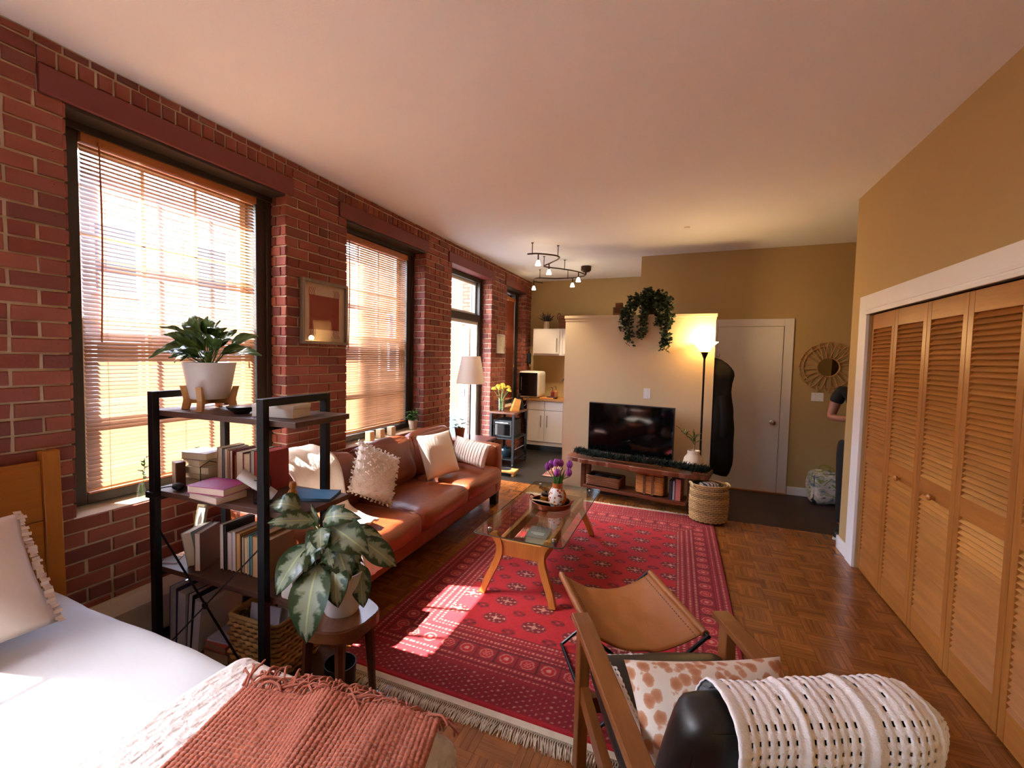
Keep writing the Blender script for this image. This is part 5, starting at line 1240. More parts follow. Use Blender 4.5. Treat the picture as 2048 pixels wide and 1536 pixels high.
# wall switch plates
def plate(label, loc, w, h, n, rz=0.0):
    p = thing('switch_plate', label, 'switch', loc, rz)
    MB().rbox(-w/2, -.007, -h/2, w/2, 0, h/2, .002).build('plate', M_WHITE, p)
    for k in range(n):
        x = (k-(n-1)/2)*.045; MB().box(x-.006, -.014, -.012, x+.006, -.006, .012).build('toggle', M_WHITE, p)
        for z in (-.035, .035): MB().lathe([(0, 0), (.003, 0), (.003, .001), (0, .001)], 8, T=Matrix.Translation((x, -.0085, z)) @ Matrix.Rotation(PI/2, 4, 'X')).build('screw', M_CHROME, p)
plate('white switch plate on the partition above the television', (2.243, 5.6, 1.207), .075, .118, 1)
plate('white double switch plate on the hall wall under the mirror', (4.078, 6.47, 1.2), .12, .1, 2)
# ivy and basket on the partition
M_IVY = plain('ivy_green', '#1d3016', .5, var=.6, vs=14)
IV = thing('trailing_ivy', 'dark trailing ivy plant hanging over the partition ledge', 'plant', (2.22, 5.70, 2.125))
MB().lathe([(0, 0), (.07, 0), (.09, .12), (.095, .125), (.085, .12), (0, .11)], 24).build('pot', plain('brown_pot', '#3a2a1e', .7), IV, smooth=True)
vin = [[(0, 0, .15), (-.13, -.08, .13), (-.19, -.14, .03), (-.2, -.15, -.14), (-.18, -.14, -.33)], [(0, 0, .15), (-.22, -.09, .1), (-.25, -.14, -.03), (-.27, -.14, -.17)], [(0, 0, .16), (-.03, -.1, .12), (-.04, -.14, 0), (-.05, -.14, -.13), (-.06, -.13, -.27)], [(0, 0, .15), (.12, -.09, .14), (.18, -.14, .02), (.2, -.14, -.15), (.21, -.13, -.3), (.19, -.13, -.4)], [(0, 0, .15), (.1, -.1, .1), (.13, -.14, -.03), (.12, -.14, -.12)], [(0, 0, .15), (.17, -.06, .18), (.23, -.12, .06), (.23, -.14, -.12), (.2, -.14, -.36)],
       [(0, 0, .14), (-.1, -.02, .22), (-.2, -.02, .16)], [(0, 0, .14), (.08, 0, .25), (.2, .0, .17)], [(0, 0, .14), (-.02, 0, .27), (-.04, -.05, .25)], [(0, 0, .14), (.05, -.08, .22), (.1, -.12, .14)]]
fl = MB(); st_ = MB(); rr = random.Random(31)
LP = [(0, 0), (.45, .35), (1.0, .25), (.72, 0), (1.0, -.25), (.45, -.35)]; LPv = [(0, 0), (.1, .42), (.42, .3), (.55, .5), (.68, .22), (1, 0), (.68, -.22), (.55, -.5), (.42, -.3), (.1, -.42)]
for vv in vin:
    C = bez(vv, 9); st_.tube(C, .002, 4)
    for p in C:
        for k in range(7):
            b = p+Vector((rr.uniform(-.045, .045), rr.uniform(-.05, .015), rr.uniform(-.03, .045))); s = rr.uniform(.026, .046)
            M = Matrix.Translation(b) @ Euler((rr.uniform(-1.3, -.3), rr.uniform(-.7, .7), rr.uniform(0, 6.28))).to_matrix().to_4x4()
            fl.add([(x*s, y*s, -.15*s*abs(y)) for x, y in LPv], [tuple(range(len(LPv)))], M)
st_.build('vines', plain('vine_stem', '#3c3a1e', .8), IV); stuff(fl.build('foliage', M_IVY, IV))
wkb = thing('small_wicker_box', 'small stacked wicker box on the ledge left of the ivy', 'basket', (1.90, 5.72, 2.125))
MB().rbox(-.075, -.06, 0, .075, .06, .1, .004).build('core', plain('dark_lining', '#2a180d'), wkb); wicker(wkb, rect_ring(.08, .065), .006, .1, 7, .007, 30, M_RATT, amp=.004)
MB().rbox(-.06, -.045, .105, .02, .045, .155, .006).build('upper_box', M_RATT, wkb)
# ================================================================== HALL
M_COAT = plain('black_coat_nylon', '#08080a', .95, var=.2, vs=6, bump=.1, bs=30)
CO_ = thing('hooded_coat', 'long black hooded coat hanging at the end of the partition', 'coat', (2.935, 5.73, 0))
P = []
for i in range(29):
    s = i/28; z = lerp(1.62, .36, s); w = np.interp(s, [0, .05, .12, .2, .3, .45, .7, 1], [.05, .1, .12, .105, .1, .125, .145, .14]); dp = np.interp(s, [0, .05, .12, .2, .3, .45, .7, .93, 1], [.06, .14, .185, .165, .155, .18, .195, .19, .15])
    rw = []
    for j in range(25):
        a = PI*(j/24-.5); f_ = 1+.06*math.sin(9*a+s*3)*min(1, s*3)+.03*nz(a*2, s*9); rw.append((.004+max(0, dp*1.12*math.cos(a)*f_), w*1.0*math.sin(a)*f_, z-.05*math.cos(a)*(s > .95)))
    P.append(rw)
MB().grid(P).grid([[(.004, p[0][1], p[0][2]), (.004, p[-1][1], p[-1][2])] for p in P]).build('body', M_COAT, CO_, smooth=True, angle=0)
MB().grid([P[0], [(.004, 0, 1.64)]*25]).build('hood_top', M_COAT, CO_, smooth=True)
MB().tube(bez([(.09, -.085, 1.22), (.12, -.1, 1.0), (.11, -.095, .75)], 6), [.05]*12+[.04], 10).build('sleeve', M_COAT, CO_, smooth=True)
MB().box(0, -.012, 1.6, .012, .012, 1.7).tube([(.01, 0, 1.66), (.05, 0, 1.65), (.055, 0, 1.68)], .005, 6).build('hook', M_CHROME, CO_)
MI = thing('rattan_mirror', 'round mirror in a looped rattan sunburst frame', 'mirror', (4.165, 6.47, 1.553))
MB().lathe([(0, 0), (.108, 0), (.108, .008), (0, .008)], 36, T=Matrix.Rotation(PI/2, 4, 'X')).build('mirror_glass', plain('mirror_silver', '#c9c9c9', .02, 1.0, var=0), MI)
M_CANE = plain('pale_cane', '#b3885a', .6, var=.15, vs=20)
for r_, th in ((.11, .008), (.245, .006), (.285, .005)): MB().tube([(r_*math.cos(k*2*PI/48), -.015, r_*math.sin(k*2*PI/48)) for k in range(48)], th, 6, closed=True).build('ring', M_CANE, MI, smooth=True)
lp = MB()
lpo = None
for k in range(20):
    pts = []
    for q in range(13):
        s = q/12*PI; u = math.sin(s); pts.append((.105+.19*u, -.02+.01*math.cos(s), .022*-math.cos(s)*(1+.6*u)))
    if lpo is None: lpo = MB().tube(pts, .0048, 6).build('cane_loop', M_CANE, MI, smooth=True)
    else: link('cane_loop', lpo.data, MI, None, (0, k*2*PI/20, 0))
# shopping bag
BG = thing('shopping_bag', 'crumpled white printed shopping bag on the hall floor', 'bag', (4.16, 6.27, .002), .15)
t_ = NT('printed_bag'); n_ = t_.n('TexNoise', {'Vector': t_.coord('Object', (1, 1, 1.4)), 'Scale': 9.0, 'Detail': 1.0, 'Distortion': .8}).outputs[0]
mbag = t_.done(t_.ramp(n_, [(.0, '#1b2a30'), (.33, '#22343a'), (.37, '#cfcac8'), (.52, '#d8d3d2'), (.56, '#7f9a3a'), (.62, '#c9c6c8'), (.7, '#5d7886'), (1, '#c5c4cc')]), .5)
pu = MB(); puffbox(pu, -.16, -.1, 0, .16, .1, .36, .05, .012, 10, .035, 6); weld(pu.build('bag_body', mbag, BG, smooth=True, angle=50))
for sg in (-1, 1): MB().tube(bez([(-.06, sg*.05, .33), (-.05, sg*.05, .4), (0, sg*.05, .425), (.05, sg*.05, .4), (.06, sg*.05, .33)], 4), .006, 6).build('handle', plain('bag_handle', '#8a9a3a', .6), BG, smooth=True)
# ------------------------------------------------------------------ person half hidden by the closet corner
M_SKIN = plain('skin', '#8d5b48', .5, var=.06, Subsurface_Weight=.08); M_TOP = plain('black_jersey', '#0b0b0e', .85, var=.2); M_JEAN = plain('black_denim', '#0d0e12', .9, var=.2)
PE = thing('person', 'person in black short-sleeved top and black trousers behind the closet corner', 'person', (4.13, 5.10, .0), R_(160))
# local: facing +Y, right = +X
def skin_mesh(name, nodes, edges, mat, root_i=0, sub=2):
    me = bpy.data.meshes.new(name); me.from_pydata([n[0] for n in nodes], edges, []); me.materials.append(mat); o = link(name, me, PE)
    md = o.modifiers.new('skin', 'SKIN'); md.use_smooth_shade = True; md.branch_smoothing = .6
    for i, n in enumerate(nodes):
        sv = me.skin_vertices[0].data[i]; sv.radius = n[1] if isinstance(n[1], tuple) else (n[1], n[1]); sv.use_root = (i == root_i)
    m2 = o.modifiers.new('sub', 'SUBSURF'); m2.levels = sub; m2.render_levels = sub; return o
body = [((0, 0, .93), (.13, .10)), ((0, .0, 1.05), (.115, .085)), ((0, .005, 1.2), (.135, .1)), ((0, 0, 1.34), (.135, .085)), ((0, .0, 1.42), (.06, .055)), ((0, .015, 1.49), (.05, .05)), ((0, .03, 1.56), (.068, .085)), ((0, .03, 1.645), (.068, .085)),
        ((-.165, 0, 1.36), .058), ((-.215, .0, 1.22), .046), ((-.235, .02, 1.10), .038), ((-.15, .1, 1.10), .03), ((-.08, .14, 1.11), .026), ((.165, 0, 1.36), .058), ((.215, .0, 1.22), .046), ((.235, .02, 1.10), .038), ((.15, .1, 1.10), .03), ((.08, .14, 1.11), .026),
        ((-.095, 0, .84), (.095, .09)), ((-.1, .02, .5), (.062, .065)), ((-.105, -.03, .3), (.056, .06)), ((-.11, -.02, .09), (.038, .04)), ((.095, 0, .84), (.095, .09)), ((.1, .02, .5), (.062, .065)), ((.105, -.03, .3), (.056, .06)), ((.11, -.02, .09), (.038, .04))]
skin_mesh('body', body, [(0, 1), (1, 2), (2, 3), (3, 4), (4, 5), (5, 6), (6, 7), (3, 8), (8, 9), (9, 10), (10, 11), (11, 12), (3, 13), (13, 14), (14, 15), (15, 16), (16, 17), (0, 18), (18, 19), (19, 20), (20, 21), (0, 22), (22, 23), (23, 24), (24, 25)], M_SKIN)
e = .012
top = [(n[0], tuple(x+e for x in (n[1] if isinstance(n[1], tuple) else (n[1], n[1])))) for n in body]
skin_mesh('top', [((0, 0, .90), (.145, .112))]+[top[i] for i in (1, 2, 3, 8, 9, 13, 14)], [(0, 1), (1, 2), (2, 3), (3, 4), (4, 5), (3, 6), (6, 7)], M_TOP)
skin_mesh('trousers', [((0, 0, .95), (.135, .105))]+[top[i] for i in (18, 19, 20, 22, 23, 24)]+[((-.11, -.02, .1), .055), ((.11, -.02, .1), .055)], [(0, 1), (1, 2), (2, 3), (3, 7), (0, 4), (4, 5), (5, 6), (6, 8)], M_JEAN)
for sg in (-1, 1):       # hands: palm and five fingers
    w = Vector((sg*.08, .14, 1.11)); hn = [((w.x, w.y, w.z), .024), ((w.x-sg*.02, w.y+.035, w.z+.005), (.012, .034)), ((w.x-sg*.035, w.y+.075, w.z+.01), (.011, .036))]
    ed_ = [(0, 1), (1, 2)]
    for k, (dz, l) in enumerate([(.028, .062), (.01, .072), (-.009, .068), (-.027, .052)]):
        b = Vector((w.x-sg*.036, w.y+.08, w.z+.01+dz)); i = len(hn); hn += [(tuple(b), .0095), (tuple(b+Vector((-sg*.012, l*.5, 0))), .0088), (tuple(b+Vector((-sg*.035, l*.75, 0))), .0075)]; ed_ += [(2, i), (i, i+1), (i+1, i+2)]
    i = len(hn); hn += [((w.x-sg*.015, w.y+.04, w.z+.035), .012), ((w.x-sg*.03, w.y+.065, w.z+.055), .0095), ((w.x-sg*.045, w.y+.085, w.z+.06), .008)]; ed_ += [(1, i), (i, i+1), (i+1, i+2)]
    skin_mesh('hand', hn, ed_, M_SKIN)
    pu = MB(); puffbox(pu, sg*.11-.045, -.09, 0, sg*.11+.045, .17, .085, .035, .004, 8); weld(pu.build('shoe', plain('black_shoe', '#0c0c0e', .5), PE, smooth=True, angle=0)); MB().rbox(sg*.11-.047, -.092, 0, sg*.11+.047, .175, .022, .008).build('sole', plain('white_rubber', '#cfcac2', .6), PE)
pu = MB(); puffbox(pu, -.082, -.085, 1.53, .082, .085, 1.735, .07, .01, 8); weld(pu.build('hair', plain('dark_hair', '#1a120d', .6), PE, smooth=True, angle=0))
MB().lathe([(0, 0), (.009, .0), (.011, .012), (.004, .035), (0, .036)], 10, T=Matrix.Translation((0, .112, 1.575))).build('nose', M_SKIN, PE, smooth=True)
for sg in (-1, 1): MB().lathe([(0, -.008), (.01, 0), (0, .008)], 10, T=Matrix.Translation((sg*.03, .105, 1.615))).build('eye', plain('eye_dark', '#20150f', .3), PE, smooth=True)
MB().tube([(-.022, .105, 1.548), (0, .115, 1.546), (.022, .105, 1.548)], .005, 6).build('mouth', plain('lips', '#8a4a40', .5), PE)
ph = thing('white_card', 'white card held in the hands of the half-hidden person', 'card', tuple((Matrix.Translation((4.13, 5.10, 0)) @ Matrix.Rotation(R_(160), 4, 'Z')) @ Vector((0, .262, 1.15))), (R_(-25), 0, R_(160)))
MB().rbox(-.06, -.002, -.04, .06, .002, .05, .001).build('sheet', plain('white_paper', '#d9d4d2'), ph)
# ================================================================== LAMP, PLANTS AND PICTURES ALONG THE BRICK WALL
SL = thing('shaded_floor_lamp', 'slim standing lamp with a white drum shade by the balcony door', 'floor lamp', (.37, 4.74, .001))
t_ = NT('white_lampshade'); M_SHADE = t_.m; t_.t.links.new(t_.n('MixShader', {0: .62, 1: t_.n('BsdfDiffuse', {'Color': lin('#f2ebe2')}).outputs[0], 2: t_.n('BsdfTranslucent', {'Color': lin('#fdf3e6')}).outputs[0]}).outputs[0], t_.out.inputs[0])
MB().lathe([(0, 0), (.13, 0), (.13, .015), (.02, .03), (0, .03)], 28).build('base', M_BRONZE, SL, smooth=True); MB().tube([(0, 0, .02), (0, 0, 1.5)], .009, 8).build('pole', M_BRONZE, SL, smooth=True)
MB().lathe([(.165, 1.285), (.108, 1.60)], 40).build('shade', M_SHADE, SL, smooth=True, solid=.003, off=0)
for k in range(3): a = k*2.094; MB().tube([(0, 0, 1.5), (.107*math.cos(a), .107*math.sin(a), 1.595)], .0025, 5).build('spider_arm', M_CHROME, SL)
SD = thing('side_table', 'small dark red-brown side table behind the sofa arm', 'table', (.28, 5.02, .001))
MB().rbox(-.24, -.2, .575, .24, .2, .60, .005).build('table_top', plain('mahogany', '#4a1f19', .3), SD)
for sx in (-1, 1):
    for sy in (-1, 1): MB().rbox(sx*.2-.018, sy*.16-.018, 0, sx*.2+.018, sy*.16+.018, .575, .003).build('leg', MATS['mahogany'], SD)
def smallplant(name, label, loc, r, h, potm, nl, seed, spread=.1, lh=.16):
    t = thing(name, label, 'plant', loc); rr = random.Random(seed)
    MB().lathe([(0, 0), (r*.75, 0), (r, h*.85), (r*1.05, h), (r*.93, h), (r*.9, h*.86), (0, h*.84)], 20).build('pot', potm, t, smooth=True)
    for k in range(nl):
        a = rr.uniform(0, 6.28); e = rr.uniform(.1, 1.3); l = rr.uniform(.3, 1)*lh; b = Vector((0, 0, h*.86))+Vector((math.cos(a)*math.cos(e)*spread, math.sin(a)*math.cos(e)*spread, math.sin(e)))*l*.6
        P, uv = leaf_pts(b, b+Vector((math.cos(a)*.055, math.sin(a)*.055, .012)), (0, 0, 1), .04, .008, n=5); m = MB(); m.grid(P); m.uv = uv; m.build('leaf', M_SPATH, t, smooth=True, angle=0)
        if k % 3 == 0: MB().tube([(0, 0, h*.8), b], .0015, 4).build('stalk', M_STEM, t)
smallplant('sill_plant', 'small bushy plant in a speckled pot on the window sill', (-.06, 4.2, .792), .05, .10, plain('speckled_pot', '#b7a58c', .8, var=.4, vs=60), 36, 3, .4, .2)
smallplant('terracotta_plant', 'leafy plant in a terracotta pot at the balcony door', (.16, 4.9, .602), .062, .125, plain('terracotta', '#9a5f45', .8, var=.2), 16, 5, .6, .24)
for i, y in enumerate((3.46, 3.62, 3.80)): tag(MB().rbox(-.03, -.035, 0, .03, .035, .085, .004).build('white_candle', plain('ivory_wax', '#cdbf9e', .6), None, (-.06, y, .792)), ['leftmost ivory block candle on the sill behind the sofa', 'middle ivory block candle on the sill behind the sofa', 'rightmost ivory block candle on the sill behind the sofa'][i], 'candle', 'candles on the sill')
# framed print
FRM = thing('framed_print', 'grey wood framed print of a red woven cloth between the windows', 'picture', (.004, 2.79, 1.92))
M_GREYW = wood('grey_washed_frame', '#6d5f52', '#8a7a6a', .5, axis=2, scale=1, rnd=.04)
hw_, hh_ = .245, .245
MB().box(0, -hw_, -hh_, .035, -hw_+.022, hh_).box(0, hw_-.022, -hh_, .035, hw_, hh_).box(0, -hw_+.022, -hh_, .035, hw_-.022, -hh_+.022).box(0, -hw_+.022, hh_-.022, .035, hw_-.022, hh_).build('moulding', M_GREYW, FRM)
MB().box(.001, -hw_+.02, -hh_+.02, .012, hw_-.02, hh_-.02).build('paper', plain('cream_paper', '#cbb59c', .8), FRM)
M_REDP = plain('red_print', '#8e3a30', .8, var=.06)
MB().box(.012, -.16, -.125, .0135, .16, .125).build('printed_cloth', M_REDP, FRM)
lns = MB()
for sx in (-1, 1):
    for k in range(4):
        x = sx*(.155-.018*k); lns.tube([(.013, x, .125), (.013, x+sx*.01, .16), (.013, x-sx*.005, .19)], .0022, 4).tube([(.013, x, -.125), (.013, x-sx*.006, -.16), (.013, x+sx*.012, -.195)], .0022, 4)
lns.box(.012, -.165, .125, .0138, .165, .131).box(.012, -.165, -.131, .0138, .165, -.125); lns.build('printed_tassels', M_REDP, FRM)
MB().add([(.028, -hw_+.02, -hh_+.02), (.028, hw_-.02, -hh_+.02), (.028, hw_-.02, hh_-.02), (.028, -hw_+.02, hh_-.02)], [(0, 1, 2, 3)]).build('glazing', glass('picture_glass', (1, 1, 1), 1.6), FRM)
F2 = thing('small_print', 'small white framed sketch beside the closed kitchen blind', 'picture', (.004, 6.53, 1.80))
MB().box(0, -.15, -.145, .018, -.138, .145).box(0, .138, -.145, .018, .15, .145).box(0, -.138, -.145, .018, .138, -.133).box(0, -.138, .133, .018, .138, .145).build('moulding', M_WHITE, F2); MB().box(.001, -.138, -.133, .008, .138, .133).build('paper', plain('sketch_paper', '#d3c6b2', .8), F2)
MB().tube([(.009, .03*math.cos(k*.6), .02+.05*math.sin(k*.6)) for k in range(11)], .001, 4).build('pencil_drawing', plain('pencil_grey', '#9a8d7c', .8), F2)
# baseboard heater under the first window
HE = thing('baseboard_heater', 'long cream baseboard heater under the brick wall', 'heater', (.002, 1.45, 0))
MB().prism([(0, .08), (.075, .08), (.085, .1), (.085, .27), (.05, .33), (0, .33)], -.55, .3, Matrix(((1, 0, 0, 0), (0, 0, 1, 0), (0, 1, 0, 0), (0, 0, 0, 1)))).build('cover', plain('cream_enamel', '#c9bda8', .5), HE); MB().box(.0, -.55, .02, .06, .3, .075).build('base_strip', M_STEEL, HE)
# ================================================================== KITCHEN
M_CAB = plain('white_cabinet', '#cfc3bb', .5, var=.03); M_BAR = plain('steel_bar', '#8d857c', .3, .9)
M_TOPW = wood('oak_worktop', '#8a5a2c', '#b0793f', .4, axis=0, scale=.7, rnd=.03)
def bar(mb, x, y, z0, z1): return mb.tube([(x, y-.028, z0), (x, y-.028, z1)], .006, 8).tube([(x, y, z0+.02), (x, y-.028, z0+.02)], .004, 6).tube([(x, y, z1-.02), (x, y-.028, z1-.02)], .004, 6)
KY = 7.42
cabs = [(.16, .80, 'white base cabinet with two doors at the window end of the kitchen'), (.80, 1.44, 'white base cabinet mostly hidden behind the partition'), (1.44, 2.04, 'white base cabinet in the far kitchen corner')]
for (x0, x1, lb) in cabs:
    c = thing('base_cabinet', lb, 'cabinet', ((x0+x1)/2, KY, .001), 0, 'kitchen base cabinets'); w = x1-x0
    MB().box(-w/2, .02, .1, w/2, .605, .86).build('body', M_CAB, c); MB().box(-w/2, .07, 0, w/2, .6, .1).build('plinth', M_KFLOOR, c)
    for sg in (-1, 1):
        xa, xb_ = (sg*w/2+(.004 if sg < 0 else -w/2+.002), (-.002 if sg < 0 else w/2-.004))
        xa, xb_ = (-w/2+.03, -.004) if sg < 0 else (.004, w/2-.004)
        d = MB().rbox(xa, 0, .17, xb_, .019, .70, .002).build('door', M_CAB, c); bar(MB(), xb_-.05 if sg < 0 else xa+.05, 0, .42, .62).build('handle', M_BAR, d, smooth=True)
        MB().rbox(xa, 0, .71, xb_, .019, .855, .002).build('drawer_front', M_CAB, c)
tag(MB().rbox(.10, KY-.03, .862, 2.045, 8.026, .902, .004).build('worktop', M_TOPW), 'oak kitchen worktop along the back wall', 'worktop')
for i, (x0, x1, lb) in enumerate([(.155, .68, 'white wall cabinet nearest the window'), (.684, 1.2, 'white wall cabinet partly behind the partition'), (1.204, 1.7, 'white wall cabinet hidden by the partition')]):
    c = thing('wall_cabinet', lb, 'cabinet', ((x0+x1)/2, 7.70, 1.64), 0, 'kitchen wall cabinets'); w = x1-x0
    MB().box(-w/2, .02, 0, w/2, .328, .465).build('body', M_CAB, c); d = MB().rbox(-w/2+.02, 0, .03, w/2-.05, .019, .435, .002).build('door', M_CAB, c); bar(MB(), w/2-.085, 0, .06, .3).build('handle', M_BAR, d, smooth=True)
MW = thing('countertop_dishwasher', 'white rounded countertop dishwasher with a black glass door', 'dishwasher', (.185, 7.40, .907))
pu = MB(); puffbox(pu, -.185, 0, .0, .19, .43, .455, .045, .004, 9); weld(pu.build('shell', plain('white_plastic', '#d3cabf', .4), MW, smooth=True, angle=0))
MB().rbox(-.16, -.008, .03, .165, .004, .43, .03).build('glass_door', plain('black_gloss', '#07070a', .12, var=0), MW); MB().tube([(-.12, -.012, .12), (-.12, -.012, .36)], .004, 6).build('handle', M_CHROME, MW)
for i, (x, h, c, lb) in enumerate([(.56, .14, '#7a2a1c', 'dark red soap bottle with a black pump'), (.62, .16, '#a56a3a', 'orange soap bottle with a black pump')]):
    b = thing('soap_bottle', lb, 'bottle', (x, 7.62, .903)); MB().lathe([(0, 0), (.03, 0), (.032, .01), (.032, h*.75), (.014, h*.85), (.012, h), (0, h)], 18).build('body', plain('soap%d' % i, c, .25), b, smooth=True)
    MB().tube([(0, 0, h), (0, 0, h+.04), (-.03, -.01, h+.042)], .005, 6).build('pump', M_STEEL, b)
CB = thing('chopping_board', 'wooden chopping board with dark tray on the worktop', 'board', (.50, 7.52, .903)); MB().rbox(-.12, -.08, 0, .12, .08, .018, .004).build('slab', M_SPLIT, CB); MB().rbox(.0, -.05, .0185, .17, .07, .034, .004).build('tray', plain('dark_red_tray', '#3a1718', .4), CB)
FC = thing('black_tap', 'black kitchen tap beside the partition edge', 'tap', (.80, 7.85, .903)); MB().lathe([(0, 0), (.028, 0), (.028, .02), (.014, .03), (.014, .12), (0, .12)], 16).build('base', M_STEEL, FC, smooth=True); MB().tube(bez([(0, 0, .1), (0, 0, .3), (-.05, -.06, .36), (-.1, -.12, .3)], 6), .011, 8).build('spout', M_STEEL, FC, smooth=True)
LV = thing('lavender_jug', 'white jug of dried lavender on the wall cabinet', 'vase', (.36, 7.82, 2.106)); MB().lathe([(0, 0), (.05, 0), (.055, .05), (.045, .11), (.05, .13), (.044, .13), (0, .1)], 20).build('jug', MATS['cream_stoneware'], LV, smooth=True)
f = MB(); rr = random.Random(8)
for k in range(46): a = rr.uniform(0, 6.28); e = rr.uniform(.5, 1.5); d = Vector((math.cos(a)*math.cos(e), math.sin(a)*math.cos(e), math.sin(e)))*rr.uniform(.12, .2); f.tube([(0, 0, .11), Vector((0, 0, .11))+d*.6, Vector((0, 0, .11))+d], [.002, .005, .004], 4)
stuff(f.build('dried_stems', plain('dried_lavender', '#3d3440', .9), LV))
WK = thing('picnic_basket', 'long brown wicker basket with loop handle on the wall cabinets', 'basket', (.93, 7.84, 2.106))
MB().rbox(-.33, -.12, 0, .33, .12, .2, .02).build('core', M_RATT, WK); wicker(WK, rect_ring(.335, .125, .05), .01, .22, 14, .008, 60, M_RATT, amp=.004); MB().tube(bez([(-.33, 0, .12), (-.38, 0, .2), (-.35, 0, .27), (-.3, 0, .2)], 5), .009, 7).build('handle', M_RATT, WK, smooth=True)
PH = thing('oven_mitts', 'dark oven mitt and cream pot holder hanging by the kitchen corner', 'pot holder', (.012, 7.89, 1.58), 0)
MB().rbox(0, -.085, -.2, .014, .085, -.03, .006, Matrix.Translation((.012, .0, .04)) @ Matrix.Rotation(R_(40), 4, 'X')).build('pot_holder', M_CREAM, PH); pu = MB(); puffbox(pu, 0, -.07, -.1, .04, .07, .1, .02, .005, 7); weld(pu.build('mitt', plain('dark_mitt', '#1a2024', .9), PH, smooth=True, angle=0)); MB().tube([(-.01, 0, .1), (.03, 0, .12)], .005, 6).build('hook', M_CHROME, PH)
# utility cart
CA = thing('utility_cart', 'black metal kitchen cart with a dark wood top', 'cart', (.235, 6.38, .001))
MB().rbox(-.2, -.3, .775, .2, .3, .80, .003).build('cart_top', M_WALNUT, CA)
for sx in (-1, 1):
    for sy in (-1, 1):
        MB().rbox(sx*.175-.017, sy*.275-.017, .06, sx*.175+.017, sy*.275+.017, .775, .002).build('post', M_STEEL, CA); MB().lathe([(.0, -.01), (.026, -.01), (.026, .01), (0, .01)], 14, T=Matrix.Translation((sx*.175, sy*.275, .028)) @ Matrix.Rotation(PI/2, 4, 'Y')).build('caster', M_STEEL, CA)
for z in (.42, .12): MB().box(-.19, -.29, z-.015, .19, .29, z).build('shelf', M_STEEL, CA)
TO = thing('toaster_oven', 'black toaster oven on the upper cart shelf', 'oven', (.215, 6.36, .422)); MB().rbox(-.14, -.2, 0, .15, .2, .25, .01).build('body', plain('black_matt_enamel', '#0a0a0c', .6), TO); MB().tube([(-.1, -.215, .215), (.1, -.215, .215)], .008, 8).build('handle', M_CHROME, TO); MB().box(-.12, -.204, .03, .12, -.2, .19).build('oven_window', plain('tv_screen', '#050506'), TO)
DP = thing('blue_pot', 'dark teal casserole on the lower cart shelf', 'pot', (.22, 6.3, .122)); MB().lathe([(0, 0), (.1, 0), (.115, .02), (.118, .1), (.11, .1), (0, .09)], 28).build('pan', plain('teal_enamel', '#14262c', .25), DP, smooth=True); MB().lathe([(.118, .1), (.1, .125), (.03, .14), (.012, .14), (.02, .16), (0, .162)], 28).build('lid', MATS['teal_enamel'], DP, smooth=True)
for i, (dx, dy, lb) in enumerate([(-.06, -.2, 'small white bottle left of the teal pot'), (.0, -.22, 'white shaker in front of the teal pot')]): tag(MB().lathe([(0, 0), (.02, 0), (.022, .05), (.01, .07), (.01, .09), (0, .09)], 14).build('shaker', plain('white_enamel', '#d8d0c8'), None, (.235+dx, 6.3+dy, .122), smooth=True), lb, 'bottle')
FV = thing('glass_flower_vase', 'clear glass vase of yellow flowers on the kitchen cart', 'vase', (.17, 6.2, .803)); MB().lathe([(0, 0), (.045, 0), (.048, .02), (.05, .19), (.047, .19), (.044, .012), (0, .012)], 24).build('glass', glass('jar_glass'), FV, smooth=True)
M_YEL = plain('yellow_petal', '#d9c04a', .7, var=.2, vs=30); rr = random.Random(6); st2 = MB(); fm = None
YF = [(-.11, -.02, .31), (-.06, .03, .35), (-.03, -.05, .33), (.03, .0, .36), (.06, -.05, .335), (.1, .02, .34), (.13, -.03, .30), (0, .05, .37)]
for i, (x, y, z) in enumerate(YF):
    st2.tube(bez([(x*.1, y*.1, .02), (x*.3, y*.3, .18), (x, y, z)], 4), .0025, 5)
    if fm is None:
        m = MB()
        for ring_, nn_, rad in ((0, 9, .042), (1, 8, .034), (2, 6, .022)):
            for k in range(nn_): a = k*2*PI/nn_+ring_*.4; d = Vector((math.cos(a), math.sin(a), 0)); b = Vector((0, 0, .004*ring_)); P, uv = leaf_pts(b, b+d*rad+Vector((0, 0, .012+.011*ring_)), (0, 0, 1), .024, -.004, n=4, fold=.3); m.grid(P)
        fm = m.build('blossom', M_YEL, FV, (x, y, z), smooth=True, angle=0, solid=.001)
    else: link('blossom', fm.data, FV, (x, y, z), (rr.uniform(-.6, .6), rr.uniform(-.6, .6), rr.uniform(0, 6)))
st2.build('stems', M_STEM, FV, smooth=True)
KB = thing('knife_block', 'slanted wooden knife block on the kitchen cart', 'knife block', (.33, 6.32, .803), .6); MB().prism([(-.05, 0), (.07, 0), (.1, .16), (.02, .19)], -.045, .045, Matrix(((1, 0, 0, 0), (0, 0, 1, 0), (0, 1, 0, 0), (0, 0, 0, 1)))).build('block', M_SPLIT, KB)
for k in range(4): MB().beam((.045+.012*k, -.03+.02*k, .18), (.075+.012*k, -.03+.02*k, .26), .012, .018).build('knife_handle', M_STEEL, KB)
KE = thing('black_kettle', 'black gooseneck kettle at the back of the kitchen cart', 'kettle', (.33, 6.56, .803)); MB().lathe([(0, 0), (.07, 0), (.075, .02), (.055, .13), (.04, .15), (0, .165)], 24).build('body', M_STEEL, KE, smooth=True); MB().tube(bez([(.05, 0, .04), (.11, 0, .08), (.12, 0, .16), (.15, 0, .19)], 5), .008, 7).build('spout', M_STEEL, KE, smooth=True); MB().tube(bez([(-.05, 0, .13), (-.11, 0, .14), (-.11, 0, .05), (-.06, 0, .03)], 5), .008, 7).build('handle', M_STEEL, KE, smooth=True)
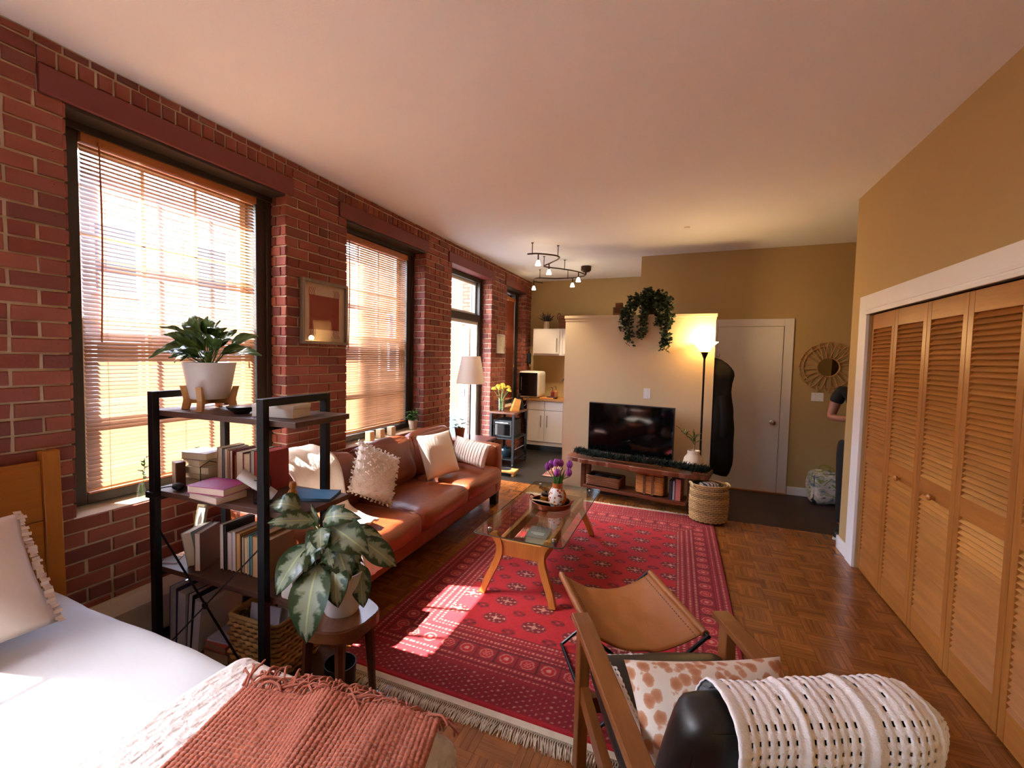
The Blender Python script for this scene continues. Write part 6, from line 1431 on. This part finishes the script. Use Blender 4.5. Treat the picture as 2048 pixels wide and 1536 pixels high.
bowlp = thing('pet_feeder', 'pale wooden pet feeder with a dark bowl on the floor', 'pet bowl', (.45, 5.72, .002)); MB().rbox(-.16, -.09, .04, .16, .09, .075, .01).box(-.14, -.07, 0, -.11, .07, .04).box(.11, -.07, 0, .14, .07, .04).build('stand', M_BAMB, bowlp); MB().lathe([(.075, .076), (.08, .082), (.07, .08), (.05, .06), (0, .058)], 24).build('bowl', M_STEEL, bowlp, smooth=True)
KM = thing('kitchen_runner', 'worn red-brown patterned runner on the dark kitchen floor', 'rug', (1.25, 6.62, .002), R_(0)); t_ = NT('faded_runner'); v_ = t_.n('TexVoronoi', {'Vector': t_.coord(), 'Scale': 11.0}).outputs['Distance']; MB().rbox(-.33, -.75, 0, .33, .75, .008, .003).build('pile', t_.done(t_.ramp(v_, [(.1, '#8a4a3a'), (.4, '#5d2b24'), (.7, '#8d6a58')]), .95), KM)
# ------------------------------------------------------------------ track light
TL = thing('track_light', 'wavy bronze ceiling track with five small glass spots', 'ceiling light', (1.2, 6.9, H))
M_TRK = plain('oil_rubbed_bronze', '#3a2418', .4, .6)
tp_ = [(.84, 5.29), (.95, 5.30), (1.08, 5.40), (1.155, 5.52), (1.12, 5.68), (.93, 5.92), (.82, 6.05), (.87, 6.17), (1.03, 6.36), (1.17, 6.62), (1.215, 6.88), (1.11, 7.02), (.94, 7.08), (.7, 7.05), (.49, 6.94), (.37, 7.02), (.31, 7.2), (.39, 7.42)]
zt_ = 2.85
C = bez([(x-1.2, y-6.9, zt_-H) for x, y in tp_], 5); MB().tube(C, .0095, 8).build('rail', M_TRK, TL, smooth=True)
MB().lathe([(0, 0), (.075, 0), (.075, -.06), (.05, -.085), (0, -.085)], 28, (.02, -.0, 0)).tube([(.02, 0, -.08), (.015, 0, zt_-H)], .012, 8).build('canopy', M_TRK, TL, smooth=True)
for (x, y) in ((.90, 5.29), (1.155, 5.52), (.82, 6.05), (1.03, 6.36), (.90, 7.085), (.49, 6.94)): MB().tube([(x-1.2, y-6.9, 0), (x-1.2, y-6.9, zt_-H-.012)], .005, 6).lathe([(0, 0), (.016, 0), (.016, -.006), (0, -.006)], 12, (x-1.2, y-6.9, 0)).build('standoff', M_TRK, TL)
def m_spot():
    t = NT('lit_spot_glass'); t.t.links.new(t.n('Emission', {'Color': lin('#ffe2b0'), 'Strength': 9.0}).outputs[0], t.out.inputs[0]); return t.m
MS = m_spot()
for (x, y) in ((.97, 5.31), (.93, 5.92), (1.17, 6.62), (.98, 7.07), (.31, 7.2)):
    h_ = MB().tube([(x-1.2, y-6.9, zt_-H), (x-1.2, y-6.9, zt_-H-.085)], .008, 8).build('spot_stem', M_TRK, TL, smooth=True)
    MB().lathe([(.012, -.08), (.018, -.09), (.034, -.14), (.031, -.14), (.0, -.1)], 20, (x-1.2, y-6.9, zt_-H)).build('spot_shade', MS, h_, smooth=True)
    s_ = bpy.data.lights.new('track_spot', 'SPOT'); s_.energy = 20; s_.color = (1, .8, .52); s_.spot_size = R_(95); s_.spot_blend = .6; s_.shadow_soft_size = .025
    so_ = bpy.data.objects.new('track_spot', s_); col.objects.link(so_); so_.location = (x, y, zt_-.15)
sm = thing('smoke_detector', 'tiny round white detector on the ceiling', 'detector', (2.6, 5.2, H-.0005)); MB().lathe([(0, 0), (.03, 0), (.028, -.012), (0, -.014)], 20).build('shell', M_WHITE, sm, smooth=True)
